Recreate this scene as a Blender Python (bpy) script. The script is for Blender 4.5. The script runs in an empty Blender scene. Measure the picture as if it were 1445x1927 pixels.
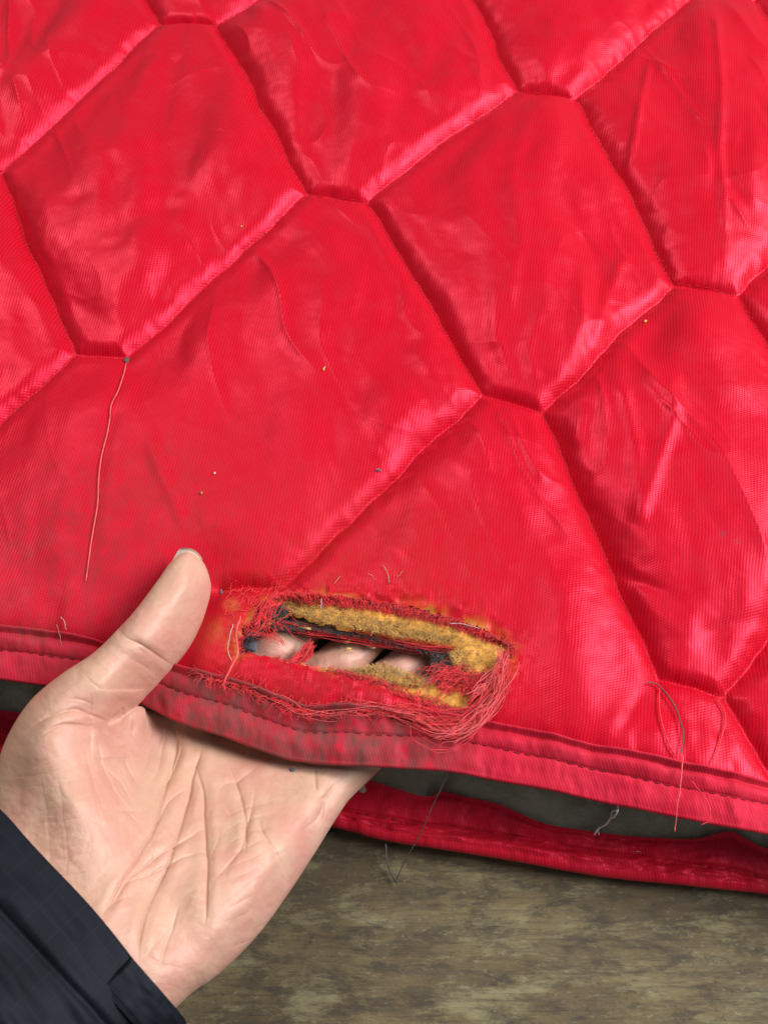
import bpy, math, random
import numpy as np
from mathutils import Vector

rng = np.random.default_rng(7)
random.seed(7)
S = bpy.context.scene
COL = S.collection

# ------------------------------------------------------------------ camera
PITCH = math.radians(28.0)
FOV = math.radians(50.0)
TARGET_Z = 0.036
DIST = 0.33
CAM = np.array([0.0, -DIST*math.sin(PITCH), TARGET_Z + DIST*math.cos(PITCH)])
cam_d = bpy.data.cameras.new('camera'); cam = bpy.data.objects.new('camera', cam_d); COL.objects.link(cam)
cam.location = CAM; cam.rotation_euler = (PITCH, 0, 0)
cam_d.sensor_fit = 'VERTICAL'; cam_d.sensor_height = 24.0; cam_d.lens = 12.0/math.tan(FOV/2)
cam_d.clip_start = 0.01; cam_d.clip_end = 50
cam_d.dof.use_dof = True; cam_d.dof.focus_distance = 0.325; cam_d.dof.aperture_fstop = 20.0
S.camera = cam

# ------------------------------------------------------------------ light
w = bpy.data.worlds.new('World'); S.world = w; w.use_nodes = True
bg = w.node_tree.nodes['Background']; bg.inputs[0].default_value = (0.93, 0.96, 1.0, 1); bg.inputs[1].default_value = 0.20

def area(name, loc, aim, sx, sy, power, col):
    l = bpy.data.lights.new(name, 'AREA'); l.shape = 'RECTANGLE'; l.size = sx; l.size_y = sy
    l.energy = power; l.color = col
    o = bpy.data.objects.new(name, l); COL.objects.link(o); o.location = loc
    d = Vector(aim) - Vector(loc); o.rotation_euler = d.to_track_quat('-Z', 'Y').to_euler()
    return o
area('ceiling_light_right', (0.85, 0.12, 0.80), (0.0, 0.03, 0.03), 0.70, 0.55, 21.0, (1.0, 0.95, 0.99))
area('ceiling_light_left', (-0.42, 0.50, 1.10), (0.0, -0.03, 0.03), 0.30, 0.50, 7.5, (1.0, 0.93, 0.82))

S.view_settings.view_transform = 'Standard'; S.view_settings.look = 'None'
S.view_settings.gamma = 1.0; S.view_settings.exposure = 0.0; S.view_settings.use_curve_mapping = False
S.cycles.max_bounces = 8

# ------------------------------------------------------------------ helpers
W0, H0 = 1445.0, 1927.0
FPX = (H0/2)/math.tan(FOV/2)
FWD = np.array([0, math.sin(PITCH), -math.cos(PITCH)]); UP = np.array([0, math.cos(PITCH), math.sin(PITCH)]); RT = np.array([1.0, 0, 0])

def ray(px, py):
    px = np.asarray(px, float); py = np.asarray(py, float)
    return FWD + ((px-W0/2)/FPX)[..., None]*RT + ((H0/2-py)/FPX)[..., None]*UP

def at(px, py, z):
    """photo pixel + height above the table -> point"""
    r = ray(px, py); k = (np.asarray(z, float)-CAM[2])/r[..., 2]
    return CAM + r*k[..., None]

def pts(lst, z):
    a = np.array(lst, float); return at(a[:, 0], a[:, 1], z)

def to_px(P):
    d = np.asarray(P)-CAM
    zc = d@FWD
    return np.stack([W0/2+FPX*(d@RT)/zc, H0/2-FPX*(d@UP)/zc], -1)

def seg_dist(X, Y, a, b):
    """distance of points to segment and the parameter along it"""
    dx, dy = b[0]-a[0], b[1]-a[1]; L2 = dx*dx+dy*dy+1e-20
    t = np.clip(((X-a[0])*dx+(Y-a[1])*dy)/L2, 0, 1)
    return np.hypot(X-(a[0]+t*dx), Y-(a[1]+t*dy)), t

def poly_dist(X, Y, poly, closed=False):
    n = len(poly); D = np.full(np.shape(X), 1e9)
    for i in range(n if closed else n-1):
        d, _ = seg_dist(X, Y, poly[i], poly[(i+1) % n]); D = np.minimum(D, d)
    return D

def inside(X, Y, poly):
    r = np.zeros(np.shape(X), bool); n = len(poly)
    for i in range(n):
        x0, y0 = poly[i][:2]; x1, y1 = poly[(i+1) % n][:2]
        if y0 == y1: continue
        c = ((y0 > Y) != (y1 > Y)) & (X < (x1-x0)*(Y-y0)/(y1-y0)+x0)
        r ^= c
    return r

_perm = np.random.default_rng(3).random((257, 257))
def vnoise(x, y, seed=0):
    x = np.asarray(x, float)+seed*17.31; y = np.asarray(y, float)+seed*9.77
    xi = np.floor(x).astype(int); yi = np.floor(y).astype(int); fx = x-xi; fy = y-yi
    fx = fx*fx*fx*(fx*(fx*6-15)+10); fy = fy*fy*fy*(fy*(fy*6-15)+10)
    g = lambda i, j: _perm[i % 257, j % 257]
    return ((g(xi, yi)*(1-fx)+g(xi+1, yi)*fx)*(1-fy)+(g(xi, yi+1)*(1-fx)+g(xi+1, yi+1)*fx)*fy)*2-1

def fbm(x, y, o=3, seed=0):
    r = 0; a = 1
    for k in range(o): r = r+a*vnoise(x*2**k, y*2**k, seed+k); a *= 0.5
    return r

def smooth(a, b, x):
    t = np.clip((x-a)/(b-a), 0, 1); return t*t*(3-2*t)

def link(name, me, mat=None, parent=None):
    o = bpy.data.objects.new(name, me); COL.objects.link(o)
    if mat: me.materials.append(mat)
    if parent: o.parent = parent
    return o

def make_mesh(name, V, Fq, mat=None, parent=None, uv=None, normals=None, sm=True, tri=None, attr=None):
    """V (n,3); Fq (m,4) quads and/or tri (k,3); uv per vertex"""
    me = bpy.data.meshes.new(name)
    V = np.asarray(V, np.float32)
    Fq = np.zeros((0, 4), np.int64) if Fq is None else np.asarray(Fq).reshape(-1, 4)
    T = np.zeros((0, 3), np.int64) if tri is None else np.asarray(tri).reshape(-1, 3)
    nl = Fq.size+T.size
    me.vertices.add(len(V)); me.vertices.foreach_set('co', V.ravel())
    li = np.concatenate([Fq.ravel(), T.ravel()]).astype(np.int32)
    me.loops.add(nl); me.loops.foreach_set('vertex_index', li)
    st = np.concatenate([np.arange(len(Fq))*4, Fq.size+np.arange(len(T))*3]).astype(np.int32)
    me.polygons.add(len(Fq)+len(T)); me.polygons.foreach_set('loop_start', st)
    me.update(calc_edges=True); me.validate()
    if sm: me.polygons.foreach_set('use_smooth', np.ones(len(me.polygons), bool))
    if uv is not None:
        l = me.uv_layers.new(name='UVMap'); l.data.foreach_set('uv', np.asarray(uv, np.float32)[li].ravel())
    if attr is not None:
        for k_, v_ in attr.items(): me.attributes.new(k_, 'FLOAT', 'POINT').data.foreach_set('value', np.asarray(v_, np.float32))
    if normals is not None: me.normals_split_custom_set_from_vertices(np.asarray(normals, np.float32))
    return link(name, me, mat, parent)

def grid_faces(nu, nv, wrap=False):
    i, j = np.meshgrid(np.arange(nu if wrap else nu-1), np.arange(nv-1), indexing='ij')
    i2 = (i+1) % nu
    return np.stack([i*nv+j, i2*nv+j, i2*nv+j+1, i*nv+j+1], -1).reshape(-1, 4)

def catmull(P, n):
    """resample a polyline smoothly to n points (even in arc length)"""
    P = np.asarray(P, float); Q = np.vstack([2*P[0]-P[1], P, 2*P[-1]-P[-2]])
    out = []
    for i in range(1, len(Q)-2):
        t = np.linspace(0, 1, 24, endpoint=False)[:, None]
        p0, p1, p2, p3 = Q[i-1], Q[i], Q[i+1], Q[i+2]
        out.append(.5*((2*p1)+(-p0+p2)*t+(2*p0-5*p1+4*p2-p3)*t*t+(-p0+3*p1-3*p2+p3)*t**3))
    out.append(P[-1:]); C = np.vstack(out)
    s = np.r_[0, np.cumsum(np.linalg.norm(np.diff(C, axis=0), axis=1))]
    u = np.linspace(0, s[-1], n)
    return np.stack([np.interp(u, s, C[:, k]) for k in range(C.shape[1])], -1)

class Tubes:
    """collects thin tubes / ribbons into one mesh"""
    def __init__(s): s.V = []; s.F = []; s.n = 0
    def add(s, P, r, sides=4, taper=True):
        P = np.asarray(P, float); n = len(P)
        T = np.gradient(P, axis=0); T /= np.linalg.norm(T, axis=1)[:, None]+1e-12
        ref = np.array([0.31, 0.2, 0.93]); A = np.cross(T, ref); A /= np.linalg.norm(A, axis=1)[:, None]+1e-12
        B = np.cross(T, A)
        rr = np.full(n, r) if np.isscalar(r) else np.asarray(r)
        if taper: rr = rr*np.clip(np.minimum(np.arange(n)+.35, n-1-np.arange(n)+.35), 0, 1)
        th = np.arange(sides)/sides*2*math.pi
        R = P[:, None]+rr[:, None, None]*(np.cos(th)[None, :, None]*A[:, None]+np.sin(th)[None, :, None]*B[:, None])
        s.V.append(R.reshape(-1, 3))
        i, j = np.meshgrid(np.arange(n-1), np.arange(sides), indexing='ij'); j2 = (j+1) % sides
        s.F.append((np.stack([i*sides+j, i*sides+j2, (i+1)*sides+j2, (i+1)*sides+j], -1).reshape(-1, 4))+s.n)
        s.n += n*sides
    def build(s, name, mat, parent=None, stuff=True):
        o = make_mesh(name, np.vstack(s.V), np.vstack(s.F), mat, parent)
        if stuff: o['kind'] = 'stuff'
        return o

def thing(name, label, cat, loc=(0, 0, 0), group=None):
    o = bpy.data.objects.new(name, None); COL.objects.link(o); o.location = loc
    o['label'] = label; o['category'] = cat
    if group: o['group'] = group
    return o

def tag(o, label, cat, group=None):
    o['label'] = label; o['category'] = cat
    if group: o['group'] = group
    return o

# ------------------------------------------------------------------ materials
class NT:
    def __init__(s, name):
        s.m = bpy.data.materials.new(name); s.m.use_nodes = True; s.t = s.m.node_tree
        s.b = s.t.nodes['Principled BSDF']
    def n(s, ty, **kw):
        nd = s.t.nodes.new(ty)
        for k, v in kw.items():
            if hasattr(nd, k): setattr(nd, k, v)
        return nd
    def l(s, a, b): s.t.links.new(a, b)
    def setin(s, nd, **kw):
        for k, v in kw.items(): nd.inputs[k.replace('_', ' ')].default_value = v
    def uv(s):
        return s.n('ShaderNodeUVMap', uv_map='UVMap').outputs[0]
    def obj(s): return s.n('ShaderNodeTexCoord').outputs['Object']
    def mapping(s, vec, scale=(1, 1, 1), rot=(0, 0, 0), loc=(0, 0, 0)):
        m = s.n('ShaderNodeMapping'); s.l(vec, m.inputs[0])
        m.inputs['Location'].default_value = loc; m.inputs['Rotation'].default_value = rot; m.inputs['Scale'].default_value = scale
        return m.outputs[0]
    def noise(s, vec, scale, detail=3, rough=.55, dist=0):
        n = s.n('ShaderNodeTexNoise'); s.l(vec, n.inputs['Vector'])
        n.inputs['Scale'].default_value = scale; n.inputs['Detail'].default_value = detail
        n.inputs['Roughness'].default_value = rough; n.inputs['Distortion'].default_value = dist
        return n.outputs['Fac']
    def wave(s, vec, scale, dist=0.0, dscale=1.0, det=1):
        n = s.n('ShaderNodeTexWave', wave_type='BANDS', bands_direction='X', wave_profile='SIN'); s.l(vec, n.inputs['Vector'])
        n.inputs['Scale'].default_value = scale; n.inputs['Distortion'].default_value = dist
        n.inputs['Detail Scale'].default_value = dscale; n.inputs['Detail'].default_value = det
        return n.outputs['Fac']
    def ramp(s, fac, stops):
        r = s.n('ShaderNodeValToRGB'); s.l(fac, r.inputs[0]); e = r.color_ramp.elements
        while len(e) < len(stops): e.new(.5)
        for k, (p, c) in enumerate(stops):
            e[k].position = p; e[k].color = (*c, 1) if len(c) == 3 else c
        return r.outputs[0]
    def rng(s, fac, a, b, c=0., d=1.):
        r = s.n('ShaderNodeMapRange', clamp=True); s.l(fac, r.inputs[0])
        for k, v in enumerate((a, b, c, d)): r.inputs[k+1].default_value = v
        return r.outputs[0]
    def mix(s, fac, a, b, mode='MIX'):
        m = s.n('ShaderNodeMix', data_type='RGBA', blend_type=mode)
        for sock, v in ((m.inputs[0], fac), (m.inputs[6], a), (m.inputs[7], b)):
            if isinstance(v, bpy.types.NodeSocket): s.l(v, sock)
            elif isinstance(v, (int, float)): sock.default_value = v
            else: sock.default_value = (*v, 1)
        return m.outputs[2]
    def math(s, op, a, b=0.0):
        m = s.n('ShaderNodeMath', operation=op)
        for sock, v in ((m.inputs[0], a), (m.inputs[1], b)):
            if isinstance(v, bpy.types.NodeSocket): s.l(v, sock)
            else: sock.default_value = v
        return m.outputs[0]
    def bump(s, h, strength, dist, prev=None):
        b = s.n('ShaderNodeBump'); b.inputs['Strength'].default_value = strength; b.inputs['Distance'].default_value = dist
        s.l(h, b.inputs['Height'])
        if prev is not None: s.l(prev, b.inputs['Normal'])
        return b.outputs[0]
    def spot(s, uv, c, r0, r1):
        """1 inside radius r0 of uv point c, falling to 0 at r1"""
        d = s.n('ShaderNodeVectorMath', operation='DISTANCE'); s.l(uv, d.inputs[0]); d.inputs[1].default_value = (*c, 0)
        return s.rng(d.outputs['Value'], r0, r1, 1, 0)

MM = 1000.0
def uvmm(px, py, z=TARGET_Z):
    p = at(px, py, z)*MM; return (float(p[0]), float(p[1]))

def fabric_red(name, base=(0.53, 0.0028, 0.016), rib=0.90, grime=0.18, rough=0.36, stains_tints=(), rotz=0.16, fade=None, scorch=False):
    k = NT(name); uv = k.uv()
    warp = k.noise(uv, .035, 2)
    wv = k.n('ShaderNodeVectorMath', operation='MULTIPLY_ADD')
    k.l(k.n('ShaderNodeTexNoise').outputs['Color'], wv.inputs[0])
    nz = wv.inputs[0].links[0].from_node; k.l(uv, nz.inputs['Vector']); nz.inputs['Scale'].default_value = .05; nz.inputs['Detail'].default_value = 1
    wv.inputs[1].default_value = (2.5, 2.5, 0); k.l(uv, wv.inputs[2])
    v = wv.outputs[0]
    r1 = k.wave(k.mapping(v, rot=(0, 0, rotz)), .314/rib, .3, .3)
    r2 = k.wave(k.mapping(v, rot=(0, 0, rotz+math.radians(62))), .314/(rib*.8), .3, .3)
    weave = k.math('ADD', k.math('MULTIPLY', r1, .65), k.math('MULTIPLY', r2, .45))
    slub = k.noise(k.mapping(uv, scale=(1.6, .06, 1), rot=(0, 0, rotz)), 1.0, 2)
    fine = k.noise(uv, 3.0, 2)
    hgt = k.math('ADD', weave, k.math('MULTIPLY', fine, .35))
    col = k.mix(k.rng(weave, .2, .95), tuple(c*.74 for c in base), tuple(min(1, c*1.12+.002) for c in base))
    col = k.mix(k.rng(slub, .35, .7, 0, .14), col, (base[0]*.78, base[1]*1.2, base[2]*1.0))
    if fade: col = k.mix(k.rng(k.noise(uv, .05, 3), .3, .7, 0, .5), col, fade)
    g = k.rng(k.noise(uv, .06, 5, .65), .48, .75, 0, grime)
    col = k.mix(g, col, (0.22, 0.022, 0.025))
    for (px, py, r0, r1_, amt, c) in stains_tints:
        u_ = uvmm(px, py)
        m = k.math('MULTIPLY', k.spot(uv, u_, r0, r1_), k.rng(k.noise(k.mapping(uv, scale=(1.3, .7, 1)), .16, 7, .72), .36, .66, 0, amt))
        col = k.mix(m, col, c)
    if scorch:
        at_ = k.n('ShaderNodeAttribute', attribute_name='scorch').outputs['Fac']
        col = k.mix(k.rng(at_, .12, .55, 0, .75), col, (.42, .075, .012)); col = k.mix(k.rng(at_, .55, 1.0, 0, .8), col, (.40, .19, .035))
    k.l(col, k.b.inputs['Base Color'])
    k.b.inputs['Roughness'].default_value = rough
    ro = k.rng(k.noise(uv, .12, 3), .3, .7, rough-.05, rough+.08)
    if scorch: ro = k.math('ADD', ro, k.math('MULTIPLY', k.spot(uv, uvmm(330, 1000), 22, 70), .16))   # cloth rubbed dull by handling
    k.l(ro, k.b.inputs['Roughness'])
    k.b.inputs['Specular IOR Level'].default_value = .88; k.b.inputs['Specular Tint'].default_value = (1, .10, .20, 1)
    k.b.inputs['Sheen Weight'].default_value = .05; k.b.inputs['Sheen Roughness'].default_value = .4
    k.b.inputs['Sheen Tint'].default_value = (1, .2, .3, 1)
    b1 = k.bump(k.noise(uv, .10, 2), .25, .0014)
    k.l(k.bump(hgt, .34, .00011, b1), k.b.inputs['Normal'])
    return k.m

def plain(name, col, rough=.6, var=.25, nscale=400, sheen=0, spec=.4, bump=None):
    k = NT(name); o = k.obj()
    c = k.mix(k.rng(k.noise(o, nscale, 3), .3, .7), tuple(x*(1-var) for x in col), tuple(min(1, x*(1+var)) for x in col))
    k.l(c, k.b.inputs['Base Color']); k.b.inputs['Roughness'].default_value = rough
    k.b.inputs['Specular IOR Level'].default_value = spec; k.b.inputs['Sheen Weight'].default_value = sheen
    if bump: k.l(k.bump(k.noise(o, bump[0], 4), bump[1], bump[2]), k.b.inputs['Normal'])
    return k.m

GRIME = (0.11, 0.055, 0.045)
M_shell = fabric_red('red_satin', scorch=True, stains_tints=[(640, 1180, 30, 62, .45, (.30, .03, .012)), (120, 1080, 12, 52, .75, (.22, .022, .022)), (640, 1300, 6, 30, .8, (.26, .008, .012)), (330, 900, 8, 30, .4, (.30, .03, .022)),  # stains, plus a dark crimson tint on the cloth strip below the tear
                                          (437, 1140, .8, 3.2, .9, (.45, .20, .04)), (418, 1194, 1, 5, .8, (.42, .15, .03)), (430, 1200, 5, 12, .35, (.35, .06, .015)), (1350, 1020, .4, 1.6, 1.0, (.25, .03, .05)), (1376, 1034, .3, 1.4, .8, (.25, .03, .05))])
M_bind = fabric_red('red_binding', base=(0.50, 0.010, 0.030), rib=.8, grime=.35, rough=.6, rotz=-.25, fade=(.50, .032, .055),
                    stains_tints=[(520, 1370, 22, 42, .92, GRIME), (690, 1410, 14, 38, .85, GRIME), (380, 1330, 10, 28, .75, GRIME), (100, 1250, 5, 30, .35, (.25, .03, .03)), (60, 1200, 4, 20, .5, GRIME)])
M_bind_low = fabric_red('red_facing', base=(0.56, 0.006, 0.022), rib=.9, grime=.35, rough=.42, rotz=-.2, fade=(.52, .02, .04))
M_stitch = plain('stitch_thread', (0.16, 0.006, 0.014), .7, .3, 900)
M_quilt = plain('quilting_thread', (0.42, 0.006, 0.014), .6, .3, 900)
M_thread = plain('red_thread', (0.74, 0.014, 0.024), .55, .35, 500, sheen=.3)
M_thread_pale = plain('faded_red_thread', (0.80, 0.085, 0.09), .55, .35, 500, sheen=.3)
M_grey_thread = plain('grey_thread', (0.10, 0.075, 0.06), .7, .3, 500)
M_foam = plain('tan_foam', (0.58, 0.29, 0.05), .9, .5, 450, sheen=.1, bump=(3500, .6, .0003))
M_fibre = plain('tan_fibre', (0.74, 0.43, 0.10), .6, .5, 500, sheen=.3)
M_charcoal = plain('dark_lining', (0.085, 0.078, 0.070), .7, .5, 600, sheen=.3, bump=(1500, .6, .0004))
M_lint = plain('grey_lint', (0.10, 0.11, 0.14), .9, .4, 900, sheen=.5)
M_white = plain('white_lint', (0.62, 0.60, 0.60), .8, .2, 900, sheen=.5)
M_flake = plain('straw_flake', (0.72, 0.46, 0.13), .55, .3, 900)
M_straw = plain('straw_hair', (0.42, 0.26, 0.14), .6, .3, 900)

def lining_mat():
    k = NT('olive_lining'); uv = k.uv()
    wv = k.wave(k.mapping(uv, rot=(0, 0, .5)), .314/.7, .3, .3)
    c = k.mix(k.rng(k.noise(uv, .08, 4), .3, .7), (.26, .26, .19), (.38, .37, .28))
    k.l(c, k.b.inputs['Base Color']); k.b.inputs['Roughness'].default_value = .46
    b = k.bump(k.noise(uv, .18, 3), .5, .002)
    k.l(k.bump(wv, .3, .0001, b), k.b.inputs['Normal'])
    return k.m
M_lining = lining_mat()

def wood_mat():
    k = NT('worn_painted_wood'); o = k.obj()
    r = -math.radians(9)
    tone = k.noise(k.mapping(o, scale=(9, 20, 1), rot=(0, 0, r)), 1.5, 4, .6, .3)
    mott = k.noise(k.mapping(o, scale=(55, 150, 1), rot=(0, 0, r)), 1.2, 9, .72, .35)
    worn = k.noise(k.mapping(o, scale=(20, 56, 1), rot=(0, 0, r*1.4), loc=(3, 7, 0)), 1.5, 10, .74, .25)
    grain = k.noise(k.mapping(o, scale=(60, 800, 1), rot=(0, 0, r)), 1.0, 5, .65, .2)
    blot = k.noise(k.mapping(o, scale=(45, 70, 1), loc=(11, 2, 0)), 1.4, 8, .7, .5)
    speck = k.noise(k.mapping(o, scale=(260, 520, 1), rot=(0, 0, r)), 1.3, 6, .75)
    base = k.ramp(tone, [(.30, (.060, .046, .024)), (.46, (.105, .078, .036)), (.60, (.150, .118, .054)), (.74, (.190, .155, .076))])
    base = k.mix(k.rng(mott, .47, .60, 0, .80), base, (.046, .036, .022))
    base = k.mix(k.rng(worn, .52, .62, 0, .62), base, (.275, .255, .130))
    base = k.mix(k.rng(blot, .575, .66, 0, .55), base, (.036, .034, .028))
    base = k.mix(k.rng(grain, .50, .62, 0, .5), base, (.050, .039, .024))
    base = k.mix(k.rng(speck, .58, .66, 0, .55), base, (.25, .225, .14))
    base = k.mix(k.rng(speck, .42, .34, 0, .60), base, (.030, .026, .018))
    k.l(base, k.b.inputs['Base Color'])
    k.l(k.rng(blot, .3, .7, .5, .75), k.b.inputs['Roughness']); k.b.inputs['Specular IOR Level'].default_value = .35
    b = k.bump(k.math('ADD', worn, k.math('MULTIPLY', speck, .4)), .7, .0010)
    k.l(k.bump(grain, .45, .0005, b), k.b.inputs['Normal'])
    return k.m
M_wood = wood_mat()

def skin_mat():
    k = NT('skin'); o = k.obj()
    a = k.noise(o, 38, 4, .6, .4); b_ = k.noise(o, 90, 3, .6); f = k.noise(o, 900, 3, .6)
    c = k.mix(k.rng(a, .34, .66), (.58, .375, .26), (.58, .285, .22))
    c = k.mix(k.rng(b_, .5, .72, 0, .55), c, (.65, .445, .32))
    c = k.mix(k.rng(f, .4, .8, 0, .18), c, (.46, .24, .17))
    k.l(c, k.b.inputs['Base Color'])
    k.b.inputs['Subsurface Weight'].default_value = .2; k.b.inputs['Subsurface Radius'].default_value = (1, .4, .25)
    k.b.inputs['Subsurface Scale'].default_value = .0014
    k.l(k.rng(b_, .3, .7, .36, .50), k.b.inputs['Roughness']); k.b.inputs['Specular IOR Level'].default_value = .55
    vo = k.n('ShaderNodeTexVoronoi', feature='DISTANCE_TO_EDGE'); k.l(k.mapping(o, scale=(1, 1.3, 1), rot=(0, 0, .7)), vo.inputs['Vector']); vo.inputs['Scale'].default_value = 330
    rid = k.wave(k.mapping(o, rot=(0, 0, .6)), .314/.00055, 5, 60)
    h = k.math('ADD', k.math('MULTIPLY', k.rng(vo.outputs['Distance'], 0, .12), .7), k.math('MULTIPLY', rid, .25))
    b1 = k.bump(k.noise(o, 220, 3), .35, .0006)
    k.l(k.bump(h, .28, .00016, b1), k.b.inputs['Normal'])
    return k.m
M_skin = skin_mat()
M_nail = plain('nail', (0.74, 0.62, 0.52), .35, .1, 300, spec=.5)

def navy_mat():
    k = NT('navy_nylon'); uv = k.uv()
    x = k.wave(k.mapping(uv), .314/5.0, 0, 1); y = k.wave(k.mapping(uv, rot=(0, 0, math.pi/2)), .314/5.0, 0, 1)
    rip = k.math('MAXIMUM', k.rng(x, .965, .998), k.rng(y, .965, .998))
    fine = k.wave(k.mapping(uv, rot=(0, 0, .8)), .314/.4, .4, .4)
    c = k.mix(k.rng(k.noise(uv, .05, 4), .3, .7), (.0026, .0042, .0084), (.0048, .0075, .0140))
    c = k.mix(k.math('MULTIPLY', rip, .35), c, (.009, .012, .019))
    k.l(c, k.b.inputs['Base Color']); k.b.inputs['Roughness'].default_value = .68; k.b.inputs['Specular IOR Level'].default_value = .2
    b = k.bump(k.noise(uv, .12, 2), .2, .0012)
    k.l(k.bump(k.math('ADD', k.math('MULTIPLY', fine, .3), rip), .2, .0001, b), k.b.inputs['Normal'])
    return k.m
M_navy = navy_mat()

# ------------------------------------------------------------------ table
def build_table():
    x0, x1, y0, y1, t, c = -.45, .45, -.34, .42, .028, .003
    nx, ny = 60, 50
    gx = np.linspace(x0, x1, nx); gy = np.linspace(y0, y1, ny); X, Y = np.meshgrid(gx, gy, indexing='ij')
    Z = .0006*fbm(X*14, Y*30, 2, 5)-.0006
    edge = np.minimum(np.minimum(X-x0, x1-X), np.minimum(Y-y0, y1-Y)); Z -= c*np.exp(-edge/.003)
    V = np.stack([X, Y, Z], -1).reshape(-1, 3); F = grid_faces(nx, ny)
    ring = [i*ny for i in range(nx)]+[(nx-1)*ny+j for j in range(1, ny)]+[i*ny+ny-1 for i in range(nx-2, -1, -1)]+[j for j in range(ny-2, 0, -1)]
    b0 = len(V); low = V[ring].copy(); low[:, 2] = -t; V = np.vstack([V, low]); n = len(ring)
    side = [[ring[k], b0+k, b0+(k+1) % n, ring[(k+1) % n]] for k in range(n)]
    o = make_mesh('table_top', V, np.vstack([F, side]), M_wood)
    o['kind'] = 'structure'
build_table()

# ------------------------------------------------------------------ quilt layout (photo pixels of the stitched corners)
ZS = TARGET_Z-.0050
KNOWN = {(0, 0): ((577, 372), (690, 386)), (1, 0): ((906, 748), (1020, 785)), (0, 1): ((970, 182), (1080, 198)),
         (1, 1): ((1268, 540), (1385, 562)), (-1, 0): ((300, 57), (410, 60)), (0, -1): ((140, 672), (240, 677)),
         (2, 0): ((1232, 1286), (1355, 1312)), (1, -1): ((420, 1112), (530, 1114)), (2, 1): ((1625, 1000), (1740, 1030)),
         (0, 2): ((1310, -8), (1418, 8)), (1, 2): ((1620, 325), (1730, 345)), (-1, 1): ((725, -140), (808, -145)),
         (-1, -1): ((-100, 325), (8, 337)), (-2, 0): ((45, -255), (152, -250)), (0, -2): ((-330, 1030), (-225, 1020))}
ks = sorted(KNOWN)
A_ = np.array([[1, i, j] for i, j in ks], float)
Lk = np.array([pts([KNOWN[k][0]], ZS)[0][:2] for k in ks]); Rk = np.array([pts([KNOWN[k][1]], ZS)[0][:2] for k in ks])
cL = np.linalg.lstsq(A_, Lk, rcond=None)[0]; cR = np.linalg.lstsq(A_, Rk, rcond=None)[0]
def SE(i, j):
    if (i, j) in KNOWN:
        q = ks.index((i, j)); return Lk[q], Rk[q]
    b = np.array([1, i, j], float); return b@cL, b@cR
RI, RJ = range(-7, 6), range(-6, 7)
SEG = []
for i in RI:
    for j in RJ:
        L, R = SE(i, j)
        SEG.append((L, R, 1.0, True))
        SEG.append((R, SE(i+1, j)[0], 0.05 if (i, j) == (0, -1) else 1.0, False))
        SEG.append((R, SE(i, j+1)[0], 1.0, False))
# seams below the torn corner are gone
def is_torn(a, b):
    m = to_px(np.array([*(a+b)/2, ZS])); return m[1] > 1150 and m[0] < 1150
SEG = [s for s in SEG if not is_torn(s[0], s[1])]
CELLS = {}
for i in range(-6, 5):
    for j in range(-5, 6):
        CELLS[(i, j)] = np.array([SE(i, j)[0], SE(i, j)[1], SE(i+1, j)[0], SE(i+1, j-1)[1], SE(i+1, j-1)[0], SE(i, j-1)[1]])

SEAM_PX = [(-420, 1150), (-200, 1166), (0, 1190), (90, 1199), (170, 1212), (260, 1236), (340, 1262), (457, 1296), (514, 1318), (579, 1340), (640, 1340), (740, 1345),
           (830, 1351), (906, 1363), (1020, 1388), (1105, 1411), (1191, 1427), (1277, 1446), (1362, 1461), (1445, 1474), (1650, 1512), (1900, 1560)]
EDGE_PX = [(-420, 1235), (-200, 1258), (0, 1284), (120, 1299), (190, 1306), (254, 1321), (339, 1364), (418, 1390), (498, 1419), (548, 1434), (623, 1443), (680, 1446), (760, 1449),
           (850, 1457), (1000, 1484), (1150, 1516), (1300, 1548), (1445, 1573), (1650, 1610), (1900, 1655)]
HOLE_A = [(536, 1116), (600, 1120), (680, 1131), (760, 1146), (840, 1164), (910, 1189), (962, 1216), (955, 1245), (935, 1285), (908, 1322), (876, 1340),
          (842, 1334), (800, 1322), (760, 1308), (700, 1292), (640, 1277), (560, 1257), (500, 1241), (452, 1237), (446, 1214), (470, 1180), (484, 1150), (508, 1130)]
HOLE_B = [(496, 1186), (530, 1163), (552, 1160), (600, 1180), (675, 1195), (741, 1208), (806, 1217), (842, 1232), (852, 1262), (835, 1290), (800, 1291), (760, 1284), (700, 1266), (650, 1272),
          (605, 1262), (544, 1249), (470, 1240), (452, 1234), (450, 1208), (478, 1180)]
HOLE_C = [(480, 1194), (530, 1189), (579, 1193), (640, 1199), (701, 1213), (762, 1225), (815, 1238), (842, 1254), (812, 1290), (770, 1300), (700, 1296), (640, 1286), (560, 1270), (480, 1250), (470, 1225)]
HA = pts(HOLE_A, TARGET_Z)[:, :2]; HB = pts(HOLE_B, TARGET_Z-.003)[:, :2]; HC = pts(HOLE_C, TARGET_Z-.006)[:, :2]
seam_c = catmull(pts(SEAM_PX, TARGET_Z)[:, :2], 1200); edge_c = catmull(pts(EDGE_PX, TARGET_Z-.001)[:, :2], 1200)
oS = np.argsort(seam_c[:, 0]); seam_y = lambda x: np.interp(x, seam_c[oS, 0], seam_c[oS, 1])
oE = np.argsort(edge_c[:, 0]); edge_y = lambda x: np.interp(x, edge_c[oE, 0], edge_c[oE, 1])

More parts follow.
